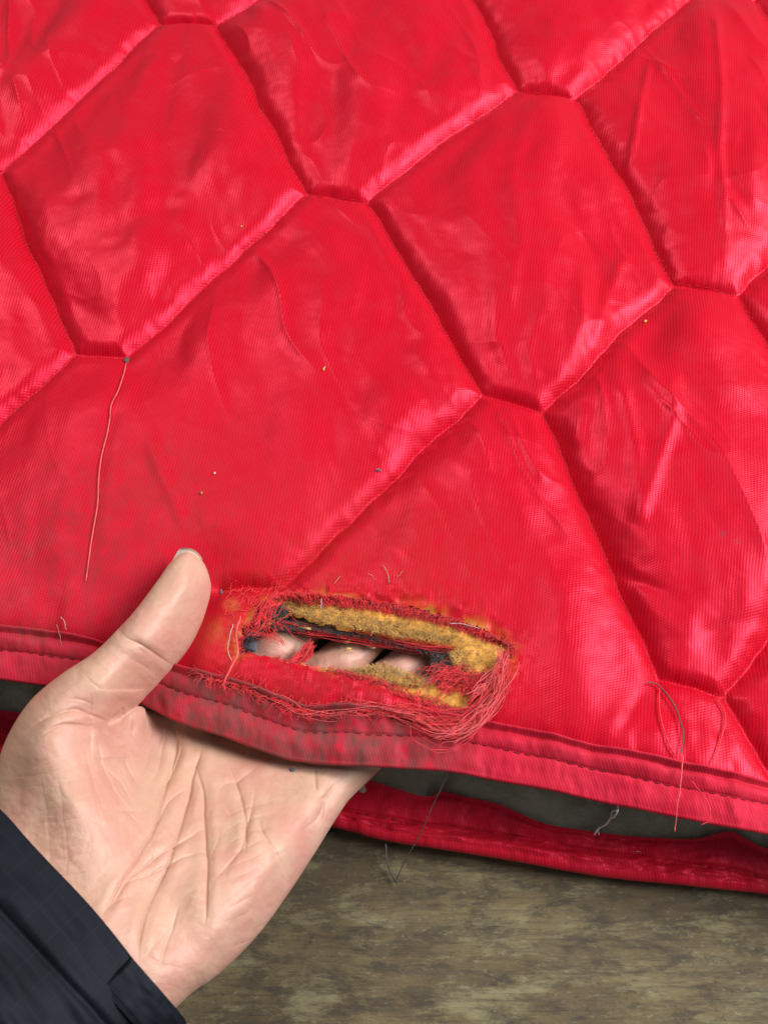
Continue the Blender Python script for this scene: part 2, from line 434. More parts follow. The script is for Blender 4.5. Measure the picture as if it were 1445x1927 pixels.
# hand-seen folds in the satin: polyline, height (mm), half width (mm)
FOLDS = [([(1340, 40), (1350, 180), (1346, 300), (1360, 460)], .8, 1.5), ([(1222, 115), (1198, 220), (1180, 330)], .7, 1.3), ([(1400, 120), (1410, 300), (1405, 420)], .5, 3),
         ([(985, 240), (960, 350), (975, 470), (950, 600)], .5, 2.6), ([(1180, 470), (1140, 560), (1120, 650)], .7, 2.0), ([(1100, 480), (1090, 600), (1070, 700)], .55, 2.2), ([(1030, 560), (990, 660), (1010, 740)], .45, 2.0), ([(925, 540), (930, 640), (970, 730)], .5, 2.0),
         ([(1160, 720), (1190, 850), (1195, 1000)], .6, 2.2), ([(1258, 700), (1260, 800), (1215, 930), (1190, 1010)], .8, 2.2), ([(1095, 760), (1085, 860)], .6, 1.8), ([(1330, 640), (1370, 800), (1360, 960)], .5, 5),
         ([(1148, 1060), (1200, 1095), (1270, 1132)], -.6, 1.6), ([(1180, 1085), (1230, 1150), (1290, 1200)], .5, 2.5), ([(1300, 1200), (1390, 1175), (1440, 1160)], -.5, 2.0),
         ([(280, 815), (300, 880), (330, 945), (352, 1020)], .55, 1.9), ([(232, 700), (212, 790), (190, 900), (168, 1090)], -.55, 2.2), ([(120, 920), (110, 1010), (125, 1100)], .5, 5),
         ([(285, 110), (255, 200), (215, 330)], .8, 4), ([(335, 100), (310, 220), (280, 330)], -.9, 4), ([(120, 400), (155, 385), (195, 378)], -.6, 2.6), ([(205, 465), (270, 420), (345, 380)], -1.0, 4), ([(385, 410), (425, 370), (440, 330)], -.8, 4), ([(150, 300), (190, 380), (230, 470)], .5, 5),
         ([(70, 100), (40, 200), (10, 280)], .8, 5), ([(480, 60), (560, 80), (580, 40)], -.5, 4), ([(800, 90), (790, 170)], .5, 3.0), ([(840, 90), (900, 140), (915, 180)], .5, 2.0), ([(560, 150), (700, 170), (860, 190)], .4, 4), ([(730, 230), (800, 250), (880, 220)], .5, 3),
         ([(1040, 40), (1035, 110)], .5, 3), ([(1130, 60), (1100, 130), (1060, 180)], .5, 3.5), ([(760, 640), (800, 690), (840, 720)], .5, 3), ([(845, 690), (858, 730), (846, 770)], .4, 1.6),
         ([(985, 850), (1010, 900), (1030, 925)], .45, 1.5), ([(940, 800), (950, 900), (930, 1010)], .4, 4), ([(30, 470), (60, 560), (100, 640)], .6, 4), ([(0, 600), (30, 660), (80, 720)], .5, 4),
         ([(1215, 1290), (1180, 1350), (1150, 1400)], -.5, 1.6), ([(1240, 1300), (1275, 1360), (1280, 1430)], -.6, 1.6), ([(1300, 1320), (1310, 1380), (1300, 1440)], -.5, 2.0), ([(1340, 1330), (1360, 1390), (1350, 1450)], -.5, 2.0), ([(1400, 1320), (1390, 1400), (1400, 1450)], .6, 3.0), ([(1180, 1330), (1130, 1390)], .4, 2.0), ([(1230, 1350), (1220, 1420)], .5, 2.0)]
FOLDS = [(pts(p, TARGET_Z)[:, :2], a*1.1, wd*1.15) for p, a, wd in FOLDS]
XL, XR, YF = -.185, .195, .262

def base_h(X, Y):
    z = np.full(np.shape(X), TARGET_Z)
    z = z+.0022*vnoise(X*11+3, Y*11+1, 2)*smooth(-.06, .06, Y)
    z = z+.0016*vnoise(X*24, Y*20, 4)
    # far fold and the sides fall to the layer below
    z = z-.026*(1-np.sqrt(np.clip(1-smooth(YF-.03, YF+.002, Y)**2, 0, 1)))
    z = z-.024*smooth(XR-.025, XR, X)-.024*smooth(XL+.025, XL, X)
    # the thumb presses in
    tp = pts([(338, 1120), (290, 1205), (220, 1270)], TARGET_Z+.002)
    d = poly_dist(X, Y, tp[:, :2]); z = z-.0030*np.exp(-(d/.011)**2)
    return z

def groove(X, Y):
    """puffed height between the stitch lines"""
    wx = X+.0009*vnoise(X*75, Y*75, 8)+.0003*vnoise(X*300, Y*300, 7); wy = Y+.0009*vnoise(X*75, Y*75, 9)+.0003*vnoise(X*300, Y*300, 6)
    D1 = np.full(np.shape(X), 1.0); P = np.ones(np.shape(X)); rip = np.zeros(np.shape(X))
    for a, b, st, short in SEG:
        lo = np.minimum(a, b)-.035; hi = np.maximum(a, b)+.035
        if hi[0] < XL or lo[0] > XR or lo[1] > YF+.02 or hi[1] < -.16: continue
        m = (X > lo[0]) & (X < hi[0]) & (Y > lo[1]) & (Y < hi[1])
        if not m.any(): continue
        d, t = seg_dist(wx[m], wy[m], a, b)
        q_ = np.minimum((np.sqrt(d*d+.0005**2)-.0005)/(.0045 if short else .0060), 1); prof = (1-(1-q_)**2.2)**.8
        v_ = 1-st*(1-prof); k_ = .5*(1-np.maximum(P[m], v_))+1e-4; g_ = np.clip(.5+.5*(P[m]-v_)/k_, 0, 1); P[m] = P[m]*(1-g_)+v_*g_-k_*g_*(1-g_)
        if st > .5: h_ = np.clip(.5+.5*(D1[m]-d)/.008, 0, 1); D1[m] = D1[m]*(1-h_)+d*h_-.008*h_*(1-h_)
        L = np.hypot(*(b-a))
        k = (.45 if short else .12)*(.5+.8*vnoise(t*9, t*0, int(L*1e6) % 70))
        rip[m] += k*np.sin(t*L/(.0036 if short else .0047)*2*math.pi+7*vnoise(t*7, t*0, int(L*1e5) % 50))*np.exp(-d/.0035)*(1-np.exp(-d/.0006))*(t > 0)*(t < 1)
    return np.maximum(P, 0), np.maximum(D1, 0), rip

def shell_height(X, Y):
    P, D, rip = groove(X, Y)
    z = base_h(X, Y)
    mask = smooth(0, .012, D)
    z = z-.0038+.0029*P+.0040*smooth(-.005, .022, D)
    wX = X+.006*vnoise(X*28, Y*28, 11); wY = Y+.006*vnoise(X*28, Y*28, 12)
    up = .40+.60*smooth(-.05, .05, Y+.45*(X))
    z = z+mask*up*(.0022*vnoise(wX*62, wY*27, 21)+.0005*vnoise(wX*125, wY*50, 22)+.00006*vnoise(wX*300, wY*190, 23))
    z = z+.00042*rip
    for fx, fy, sd, am in ((46, 17, 51, .0011), (85, 30, 52, .0006), (30, 24, 53, .0009)):
        rd = 1-np.abs(vnoise(wX*fx+.35*wY*fx, wY*fy, sd)); gate = smooth(-.15, .5, vnoise(X*26, Y*26, sd+7))
        z = z+mask*(.12+.88*smooth(-.02, .07, Y+.55*X))*am*gate*rd**5
    for p, a, wd in FOLDS:
        lo = p.min(0)-.012; hi = p.max(0)+.012; m = (X > lo[0]) & (X < hi[0]) & (Y > lo[1]) & (Y < hi[1])
        if not m.any(): continue
        d = poly_dist(X[m], Y[m], p)/(wd*.001)
        e0 = np.hypot(X[m]-p[0][0], Y[m]-p[0][1]); e1 = np.hypot(X[m]-p[-1][0], Y[m]-p[-1][1])
        fade = smooth(0, .008, np.minimum(e0, e1))*.8+.2
        z[m] += a*.001*np.exp(-d*d)*fade
    # torn rim sags into the hole and curls
    dh = poly_dist(X, Y, HA, True); ins = inside(X, Y, HA)
    z = z-.0016*np.exp(-dh/.004)+.0006*np.exp(-dh/.0035)*vnoise(X*500, Y*500, 31)
    # gathers just above the binding
    ds = Y-seam_y(X)
    z = z-.0016*np.exp(-ds/.0035)+.0005*np.exp(-ds/.008)*vnoise(X*260, Y*60, 33)
    return z

cover = thing('quilted_cover', 'red satin quilted cover folded in two, with a burnt-looking frayed tear above its hem', 'quilt', (0, 0, 0))

def build_shell():
    nx, nv = 761, 700
    xs = np.linspace(XL, XR, nx); y0 = seam_y(xs); s = np.linspace(0, 1, nv)**1.0
    X = np.repeat(xs[:, None], nv, 1); Y = y0[:, None]+(YF-y0)[:, None]*s[None]
    Z = shell_height(X, Y)
    V = np.stack([X, Y, Z], -1)
    du = np.gradient(V, axis=0); dv = np.gradient(V, axis=1)
    N = np.cross(du, dv); N /= np.linalg.norm(N, axis=-1)[..., None]
    V = V.reshape(-1, 3); N = N.reshape(-1, 3); UV = V[:, :2]*MM
    dh = poly_dist(V[:, 0], V[:, 1], HA, True); pxs = to_px(V)
    scorch = np.exp(-dh/.0022)*(.55+.9*np.clip(fbm(V[:, 0]*260, V[:, 1]*260, 3, 141), -.5, 1))*(1-.75*smooth(1235, 1260, pxs[:, 1])*(pxs[:, 0] < 880))
    F = grid_faces(nx, nv); c = V[F].mean(1)
    jag = .0006
    gone = inside(c[:, 0]+jag*vnoise(c[:, 0]*900, c[:, 1]*900, 41), c[:, 1]+jag*vnoise(c[:, 0]*900, c[:, 1]*900, 42), HA)
    F = F[~gone]; c = c[~gone]
    owner = np.full(len(F), -1); keys = []
    for k, poly in CELLS.items():
        lo, hi = poly.min(0), poly.max(0)
        if hi[0] < XL or lo[0] > XR or lo[1] > YF or hi[1] < -.13: continue
        m = inside(c[:, 0], c[:, 1], poly)&(owner < 0)
        if m.sum() == 0: continue
        owner[m] = len(keys); keys.append(k)
    sizes = [(owner == q).sum() for q in range(len(keys))]
    # slivers join the biggest neighbour panel (nearest big cell)
    big = [q for q in range(len(keys)) if sizes[q] > 900]
    cen = np.array([CELLS[keys[q]].mean(0) for q in big])
    for q in [-1]+[q for q in range(len(keys)) if sizes[q] <= 900]:
        m = owner == q
        if m.any():
            mid = c[m][:, :2]
            owner[m] = np.array(big)[np.argmin(((mid[:, None]-cen[None])**2).sum(-1), 1)]
    for q in big:
        f = F[owner == q]; u, inv = np.unique(f, return_inverse=True)
        make_mesh('quilted_panel', V[u], inv.reshape(-1, 4), M_shell, cover, uv=UV[u], normals=N[u], attr={'scorch': scorch[u]})
build_shell()
_cache = {}
def shell_z(x, y):
    x = np.atleast_1d(np.asarray(x, float)); y = np.atleast_1d(np.asarray(y, float))
    return shell_height(x, y)
def on_shell(px, py, lift=.0004):
    """points on the cloth seen at photo pixels"""
    p = at(px, py, TARGET_Z); p = np.atleast_2d(p)
    for _ in range(3):
        z = shell_z(p[:, 0], p[:, 1]); p = at(np.atleast_1d(px), np.atleast_1d(py), z)
    p[:, 2] += lift
    return p

# ---- quilting stitches: short thread dashes sunk in the seams
def build_quilting():
    T = Tubes()
    for a, b, st, short in SEG:
        if st < .5: continue
        L = np.hypot(*(b-a)); n = max(2, int(L/.0030))
        t = (np.arange(n)+.5)/n
        for q in t:
            m = a+(b-a)*q
            if not (XL+.03 < m[0] < XR-.03 and seam_y(m[0])+.001 < m[1] < YF-.035): continue
            p0 = a+(b-a)*(q-.30/n); p1 = a+(b-a)*(q+.30/n)
            T.V_ = None
            T.add(np.array([[*p0, 0], [*((p0+p1)/2), 0], [*p1, 0]]), .00015)
    allv = np.vstack(T.V); 
    allv[:, 2] = allv[:, 2]*1.0+shell_z(allv[:, 0], allv[:, 1])+.00004
    T.V = [allv]
    T.build('quilting_stitches', M_quilt, cover)
build_quilting()

# ---- binding along the torn hem
def strip(name, top, bot, ztop, zbot, prof, mat, nt=60, pucker=.0004, seed=1, under=.010, thick=.0045, parent=cover, pz=None):
    """cloth band from curve top to curve bot (plan), bulging by prof(t), rolling round its lower edge and back underneath"""
    n = len(top); t = np.linspace(0, 1, nt)
    P = top[:, None]*(1-t)[None, :, None]+bot[:, None]*t[None, :, None]
    s = np.r_[0, np.cumsum(np.hypot(*np.diff(bot, axis=0).T))]
    zt = ztop(P[:, 0, 0], P[:, 0, 1]) if callable(ztop) else np.full(n, ztop)
    zb = zbot(P[:, -1, 0], P[:, -1, 1]) if callable(zbot) else np.full(n, zbot)
    Z = zt[:, None]*(1-t)[None]+zb[:, None]*t[None]+prof(t)[None]
    u = s[:, None]
    amp = pucker*(.35+.65*np.abs(np.sin(math.pi*np.clip(t, 0, 1)*2))[None])
    Z = Z+amp*(vnoise(u/.0035+0*Z, t[None]*1.2+0*Z, seed)+.6*vnoise(u/.008+t[None]*.5, t[None]*3, seed+1))+pucker*.22*vnoise(u/.0013+0*Z, t[None]*6+0*Z, seed+2)+pucker*1.1*vnoise(u/.013+.8*t[None], t[None]*2+0*Z, seed+3)
    if pz is not None: Z = Z+pz(P[..., 0], P[..., 1], t)
    V = np.concatenate([P, Z[..., None]], -1)
    # roll
    d = bot-top; d = d/np.linalg.norm(d, axis=1)[:, None]
    ph = np.linspace(0, math.pi, 12)[1:]; r = thick/2
    end = V[:, -1]
    roll = np.stack([np.concatenate([end[:, :2]+d*r*math.sin(p), (end[:, 2]-r*(1-math.cos(p)))[:, None]], -1) for p in ph], 1)
    back = np.stack([np.concatenate([roll[:, -1, :2]-d*under*q, roll[:, -1, 2:]], -1) for q in (.33, .66, 1)], 1)
    V = np.concatenate([V, roll, back], 1)
    m = V.shape[1]
    arc = np.concatenate([np.zeros((n, 1)), np.cumsum(np.linalg.norm(np.diff(V, axis=1), axis=2), 1)], 1)
    UV = np.stack([V[..., 0]*MM, top[:, None, 1]*MM-arc*MM], -1)
    o = make_mesh(name, V.reshape(-1, 3), grid_faces(n, m)[:, ::-1], mat, parent, uv=UV.reshape(-1, 2))
    return o, V

def bind_profile(t):
    lip = .0010*np.exp(-((t-.03)/.05)**2)                      # folded lip over the quilt
    crease = -.0005*np.exp(-((t-.14)/.035)**2)
    a = .0007*np.clip(np.sin(math.pi*np.clip((t-.15)/.33, 0, 1)), 0, 1)
    b = .0006*np.clip(np.sin(math.pi*np.clip((t-.48)/.75, 0, 1)), 0, 1)
    st = -.0003*np.exp(-((t-.48)/.025)**2)
    return lip+crease+a+b+st
def bind_extra(X, Y, t):
    px = to_px(np.stack([X, Y, np.full(X.shape, TARGET_Z)], -1))[..., 0]
    k = np.exp(-((px-560)/190)**2)
    # the worn stretch below the tear is flattened, sagging and wavy
    return k*(-.0012*np.exp(-((t-.35)/.2)**2)[None]+.0010*vnoise(X*90, Y*130, 55)+.0008*np.exp(-((t-.08)/.08)**2)[None])
sel = np.linspace(0, 1199, 900).astype(int)
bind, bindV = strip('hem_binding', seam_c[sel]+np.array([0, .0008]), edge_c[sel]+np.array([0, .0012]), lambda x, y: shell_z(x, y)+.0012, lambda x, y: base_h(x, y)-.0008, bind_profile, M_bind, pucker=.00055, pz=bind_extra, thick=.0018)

def stitch_row(V, tcol, name, parent, step=.0026, r=.00016, mat=M_stitch, x0=-1, x1=1, lift=.0001):
    T = Tubes(); C = V[:, tcol]; s = np.r_[0, np.cumsum(np.linalg.norm(np.diff(C, axis=0), axis=1))]
    for q in np.arange(.002, s[-1], step):
        u = np.linspace(q, q+step*.6, 4)
        P = np.stack([np.interp(u, s, C[:, k]) for k in range(3)], -1)
        if not x0 < P[0, 0] < x1: continue
        P[:, 2] += lift+.0001*np.array([0, 1, 1, 0]); P[:, 1] += .0002*math.sin(q*4000)
        T.add(P, r)
    T.build(name, mat, parent)
stitch_row(bindV, 28, 'hem_stitches', bind, r=.00015, step=.0029)

# ---- inner layers round the tear: foam padding and dark backing
def inner_layer(name, hole, zoff, depth, mat, outer_px, step=.00042, seed=1, rough=.0007, wall=.0018):
    q = pts(outer_px, TARGET_Z)[:, :2]; lo, hi = q.min(0), q.max(0)
    xs = np.arange(lo[0], hi[0], step); ys = np.arange(lo[1], hi[1], step); X, Y = np.meshgrid(xs, ys, indexing='ij')
    d = poly_dist(X, Y, hole, True)
    Zs = shell_height(X, Y)-.0007+zoff
    Z = Zs+rough*fbm(X*420, Y*420, 3, seed)-depth*np.exp(-d/wall)
    V = np.stack([X, Y, Z], -1).reshape(-1, 3); F = grid_faces(len(xs), len(ys)); c = V[F].mean(1)
    jit = .0007
    keep = ~inside(c[:, 0]+jit*vnoise(c[:, 0]*600, c[:, 1]*600, seed+5), c[:, 1]+jit*vnoise(c[:, 0]*600, c[:, 1]*600, seed+6), hole)
    # stay under the binding
    keep &= c[:, 1] > edge_y(c[:, 0])+.004
    F = F[keep]; u, inv = np.unique(F, return_inverse=True)
    return make_mesh(name, V[u], inv.reshape(-1, 4), mat, cover, uv=V[u][:, :2]*MM)
foam = inner_layer('foam_padding', HB, -.0006, .0036, M_foam, [(455, 1098), (985, 1098), (985, 1350), (455, 1350)], seed=61, wall=.0030, rough=.00035)
back = inner_layer('torn_backing', HC, -.0050, .0012, M_charcoal, [(360, 1060), (1040, 1060), (1040, 1400), (360, 1400)], seed=71, rough=.0005)

# ---- underside lining of the upper layer, plain sheet out of sight
def build_underlining():
    nx, ny = 90, 80
    xs = np.linspace(XL, XR, nx); y0 = edge_y(xs)+.010; s = np.linspace(0, 1, ny)
    X = np.repeat(xs[:, None], ny, 1); Y = y0[:, None]+(YF-.004-y0)[:, None]*s[None]
    Z = base_h(X, Y)-.0098; Z = np.maximum(Z, .0095)
    V = np.stack([X, Y, Z], -1).reshape(-1, 3); F = grid_faces(nx, ny); c = V[F].mean(1)
    q = pts([(440, 1100), (960, 1100), (960, 1400), (440, 1400)], TARGET_Z-.006)[:, :2]
    F = F[~inside(c[:, 0], c[:, 1], q)]
    make_mesh('upper_lining', V, F, M_lining, cover, uv=V[:, :2]*MM)
build_underlining()

# ---- lower layer of the fold: olive lining, red facing, rolled edge
Z2 = .0065
FTOP = [(-420, 1290), (-200, 1312), (0, 1338), (300, 1388), (560, 1440), (677, 1466), (734, 1484), (790, 1500), (815, 1500), (832, 1492), (880, 1503), (940, 1518), (1020, 1551), (1105, 1566), (1191, 1575), (1294, 1581), (1340, 1573), (1372, 1568), (1410, 1586), (1445, 1600), (1650, 1645), (1900, 1700)]
FMID = [(-420, 1345), (-200, 1366), (0, 1395), (300, 1448), (620, 1524), (791, 1553), (963, 1577), (1134, 1604), (1305, 1629), (1445, 1655), (1650, 1690), (1900, 1730)]
FBOT = [(-420, 1400), (-200, 1420), (0, 1442), (300, 1492), (620, 1557), (700, 1578), (791, 1595), (963, 1623), (1134, 1651), (1305, 1670), (1445, 1684), (1650, 1712), (1900, 1745)]
ft = catmull(pts(FTOP, Z2)[:, :2], 800); fm = catmull(pts(FMID, Z2)[:, :2], 800); fb = catmull(pts(FBOT, Z2)[:, :2], 800)
def resx(c, xs): o = np.argsort(c[:, 0]); return np.stack([xs, np.interp(xs, c[o, 0], c[o, 1])], -1)
xs2 = np.linspace(XL, XR, 800); ft, fm, fb = (resx(c, xs2) for c in (ft, fm, fb))
def low_z(X, Y): return Z2+.0012*vnoise(X*30, Y*30, 81)
facing, facV = strip('facing', ft, fm-np.array([0, .0006]), lambda x, y: low_z(x, y)+.0006, lambda x, y: low_z(x, y)-.0004,
                     lambda t: .0007*np.exp(-(t/.06)**2)+.0004*np.sin(math.pi*t)-.0006*np.exp(-((t-.86)/.05)**2), M_bind_low, nt=36, pucker=.0005, seed=91, under=.002, thick=.0008)
roll, rollV = strip('rolled_edge', fm+np.array([0, .0007]), fb+np.array([0, .0028]), lambda x, y: low_z(x, y)-.0002, lambda x, y: low_z(x, y)-.0012,
                    lambda t: .0024*np.sin(math.pi*np.clip(t*.62, 0, 1)), M_bind_low, nt=34, pucker=.0007, seed=95, thick=.0046, under=.008)
stitch_row(facV, 31, 'facing_stitches', facing, x0=-.2)
def build_lower_lining():
    nx, ny = 400, 300
    xs = np.linspace(XL, XR, nx); y0 = resx(ft, xs)[:, 1]-.004; s = np.linspace(0, 1, ny)**1.6
    X = np.repeat(xs[:, None], ny, 1); Y = y0[:, None]+(YF-y0)[:, None]*s[None]
    d = Y-y0[:, None]
    Z = low_z(X, Y)-.0004+.0016*smooth(.002, .014, d)+.0010*vnoise(X*85+1.4*d*40, Y*22, 85)+.0004*vnoise(X*260, Y*60, 86)
    # hollow lines of its own quilting
    for k in range(-6, 7):
        a = np.array([k*.052, -.10]); b = a+np.array([.10, .16]); q, _ = seg_dist(X, Y, a, b); Z -= .0016*np.exp(-(q/.0022)**2)
    make_mesh('lower_lining', np.stack([X, Y, Z], -1).reshape(-1, 3), grid_faces(nx, ny), M_lining, cover, uv=np.stack([X, Y], -1).reshape(-1, 2)*MM)
build_lower_lining()

# ------------------------------------------------------------------ frayed edge
def jitter_line(P, amp, n=26, seed=None):
    C = catmull(P, n); r = np.random.default_rng(seed if seed is not None else rng.integers(1 << 30))
    f = np.linspace(0, 1, n)
    for ax in range(3):
        o = r.random(3)*50
        C[:, ax] += amp*(1 if ax < 2 else .7)*(vnoise(f*3+o[0], f*0+o[1])+.5*vnoise(f*9+o[1], f*0+o[2]))
    return C

def bundle(T, px, z, count, spread, amp, r, ends=.25):
    base = pts(px, TARGET_Z); base[:, 2] += 0
    zz = np.broadcast_to(np.asarray(z, float), (len(px),))
    base = at(np.array(px)[:, 0], np.array(px)[:, 1], TARGET_Z+zz)
    for _ in range(count):
        o = rng.normal(0, spread, 3)*np.array([1, 1, .6])
        C = catmull(base+o*(1+.6*rng.normal(0, 1, (len(px), 1))*.5), 40)
        a = int(rng.random()*min(ends, .45)*40); b = 40-int(rng.random()*min(ends, .45)*40)
        C = C[a:b]
        C = jitter_line(C[::4] if len(C) > 16 else C, amp, 34)
        T.add(C, r*(.45+1.3*rng.random()**2))

T = Tubes()
# long frayed bundle hanging round the lower right corner of the tear
bundle(T, [(955, 1222), (952, 1260), (930, 1310), (890, 1352), (840, 1372), (790, 1350), (740, 1338), (690, 1334)], .003, 42, .0010, .0012, .00008, ends=.6)
bundle(T, [(960, 1230), (948, 1285), (915, 1340), (860, 1385), (810, 1378), (770, 1350)], .0035, 18, .0012, .0014, .00008, ends=.6)
bundle(T, [(950, 1250), (925, 1300), (880, 1345), (820, 1352), (740, 1342), (640, 1338)], .0025, 26, .0011, .0012, .00008, ends=.7)
# curls inside the tear, right end
for k in range(11):
    cx, cy = 868+rng.normal(0, 7), 1322+rng.normal(0, 5); rr = 26+k*5.5
    a = np.linspace(math.radians(200+rng.normal(0, 9)), math.radians(320+rng.normal(0, 12)), 7)
    px = np.stack([cx+rr*1.05*np.cos(a), cy+rr*.85*np.sin(a)], -1)
    bundle(T, [tuple(p) for p in px], +.0012+.0006*rng.normal(), 14, .0008, .0011, .00008, ends=.4)
# threads along the upper edge of the opening and a crossing one
bundle(T, [(512, 1166), (580, 1184), (650, 1196), (720, 1208), (800, 1222), (845, 1232)], -.0028, 50, .0006, .0005, .00008)
bundle(T, [(700, 1195), (790, 1214), (880, 1222), (955, 1218)], -.0008, 20, .0006, .0006, .00008)
bundle(T, [(560, 1150), (640, 1180), (740, 1205), (840, 1222)], -.0015, 10, .0009, .0008, .00008)
bundle(T, [(585, 1212), (576, 1228), (560, 1244), (556, 1262)], -.0035, 60, .0008, .0005, .00008)
bundle(T, [(588, 1208), (570, 1240), (540, 1256)], -.003, 30, .0008, .0005, .00008)
# left end: knotted mess
for k in range(55):
    p0 = (rng.uniform(440, 530), rng.uniform(1105, 1210)); ang = rng.uniform(0, 2*math.pi); L = rng.uniform(20, 70)
    p1 = (p0[0]+math.cos(ang)*L*.5, p0[1]+math.sin(ang)*L*.5); p2 = (p1[0]+math.cos(ang+rng.normal(0, .8))*L*.5, p1[1]+math.sin(ang+rng.normal(0, .8))*L*.5)
    P = on_shell(np.array([p0[0], p1[0], p2[0]]), np.array([p0[1], p1[1], p2[1]]), .0006); P[:, 2] += rng.normal(0, .0005, 3)
    T.add(jitter_line(P, .0008, 18), .00008)
bundle(T, [(524, 1120), (500, 1140), (486, 1168), (478, 1190)], .002, 28, .0008, .0006, .00008)
bundle(T, [(530, 1118), (505, 1150), (500, 1185), (520, 1200), (540, 1225)], .0015, 16, .0008, .0007, .00008)
# fringe of cut warp ends all round the tear
PA = catmull(np.vstack([np.array(HOLE_A, float), HOLE_A[:1]]), 900); cxy = PA.mean(0)
for k in range(1500):
    p = PA[rng.integers(900)]; inward = cxy-p; inward = inward/np.hypot(*inward)
    inward = inward*np.array([.5, 1.0]) if p[1] < 1225 else inward*np.array([.6, .8])
    L = abs(rng.normal(0, 9))+3
    if p[1] < 1225: L *= 1.1
    out = p-inward*rng.uniform(2, 8); tip = p+inward*L+rng.normal(0, 5, 2); mid = (out+tip)/2+rng.normal(0, 3, 2)
    z = np.array([.0022, .0016, -.0006+.0006*rng.normal()])
    P = at(np.array([out[0], mid[0], tip[0]]), np.array([out[1], mid[1], tip[1]]), TARGET_Z+z)
    T.add(jitter_line(P, .00035, 8), .00008, sides=3)
# matted nap on the raised lip of the worn binding
LIP = catmull(np.array([(380, 1276), (457, 1294), (520, 1322), (585, 1346), (650, 1336), (740, 1340), (840, 1356)], float), 420)
LIPP = on_shell(LIP[:, 0], LIP[:, 1], .0018)
for P0 in LIPP:
    a = rng.uniform(0, 2*math.pi); L = rng.uniform(.0015, .006)
    P = np.array([P0, P0+[L*.5*math.cos(a), L*.4*math.sin(a), .0004], P0+[L*math.cos(a+.3), L*.7*math.sin(a+.3), .0003*rng.normal()]])
    T.add(jitter_line(P, .0004, 8), .00007, sides=3)
T.build('frayed_threads', M_thread, cover)

T = Tubes()
bundle(T, [(955, 1225), (940, 1290), (900, 1350), (840, 1380), (780, 1352), (700, 1335), (620, 1345), (560, 1340), (500, 1312), (440, 1290)], .0042, 14, .0011, .0014, .00007, ends=.7)
bundle(T, [(958, 1235), (935, 1300), (890, 1365), (830, 1390), (790, 1372)], .0045, 22, .0011, .0014, .00008, ends=.6)
bundle(T, [(950, 1220), (930, 1270), (880, 1320)], .0035, 20, .0008, .0008, .00008)
T.build('faded_frayed_threads', M_thread_pale, cover)

# foam nap
T = Tubes(); Td = Tubes()
def nap(T, poly, n, z, L, r, lean=(0, 0)):
    """many short three-sided hairs, made in one go"""
    q = np.array(poly, float); lo, hi = q.min(0), q.max(0)
    p = rng.uniform(lo, hi, (n*8, 2)); p = p[inside(p[:, 0], p[:, 1], poly)][:n]; n = len(p)
    P0 = at(p[:, 0], p[:, 1], TARGET_Z+z); P0[:, 2] = shell_z(P0[:, 0], P0[:, 1])+z; a = rng.uniform(0, 2*math.pi, n); l = L*rng.uniform(.4, 1.3, n)
    v = np.stack([np.cos(a)*.7+lean[0], np.sin(a)*.7+lean[1], rng.uniform(.2, .9, n)], -1)*l[:, None]
    C = np.stack([P0, P0+v*.5+rng.normal(0, 1, (n, 3))*l[:, None]*.15, P0+v], 1)
    t = v/np.linalg.norm(v, axis=1)[:, None]; A = np.cross(t, [.31, .2, .93]); A /= np.linalg.norm(A, axis=1)[:, None]; B = np.cross(t, A)
    th = np.arange(3)/3*2*math.pi; rr = r*np.array([.8, 1, .25])
    V = C[:, :, None]+rr[None, :, None, None]*(np.cos(th)[None, None, :, None]*A[:, None, None]+np.sin(th)[None, None, :, None]*B[:, None, None])
    T.V.append(V.reshape(-1, 3))
    f = np.array([[i*3+j, i*3+(j+1) % 3, (i+1)*3+(j+1) % 3, (i+1)*3+j] for i in range(2) for j in range(3)])
    T.F.append((f[None]+9*np.arange(n)[:, None, None]).reshape(-1, 4)+T.n); T.n += 9*n
UPPER = [(536, 1122), (600, 1126), (680, 1138), (760, 1152), (840, 1172), (910, 1197), (950, 1218), (893, 1224), (806, 1215), (741, 1206), (675, 1193), (597, 1178), (546, 1155)]
RIGHT = [(850, 1236), (950, 1226), (948, 1245), (925, 1275), (900, 1282), (870, 1270), (852, 1255)]
LOWB = [(690, 1264), (720, 1258), (760, 1272), (800, 1284), (790, 1298), (740, 1294), (690, 1286), (640, 1276), (600, 1266), (640, 1270)]
nap(T, UPPER, 5200, -.0026, .0016, .00007); nap(T, RIGHT, 2600, -.0026, .0017, .00007); nap(T, LOWB, 2200, -.0028, .0014, .00007)
T.build('foam_fibres', M_fibre, cover)
# red nap bled over the upper half of the foam
T = Tubes()
nap(T, [(536, 1114), (600, 1118), (680, 1130), (760, 1145), (840, 1163), (910, 1188), (958, 1214), (930, 1209), (860, 1186), (800, 1168), (740, 1158), (680, 1146), (600, 1138), (560, 1130)], 3000, -.0012, .0018, .00007, lean=(0, -.6))
nap(T, [(620, 1272), (700, 1290), (780, 1308), (850, 1330), (800, 1316), (720, 1288), (640, 1270)], 1500, -.0014, .0016, .00007)
nap(T, [(870, 1285), (930, 1270), (950, 1235), (958, 1225), (950, 1265), (915, 1320), (890, 1335)], 2600, -.0012, .0020, .00007)
T.build('red_fuzz', M_thread, cover)
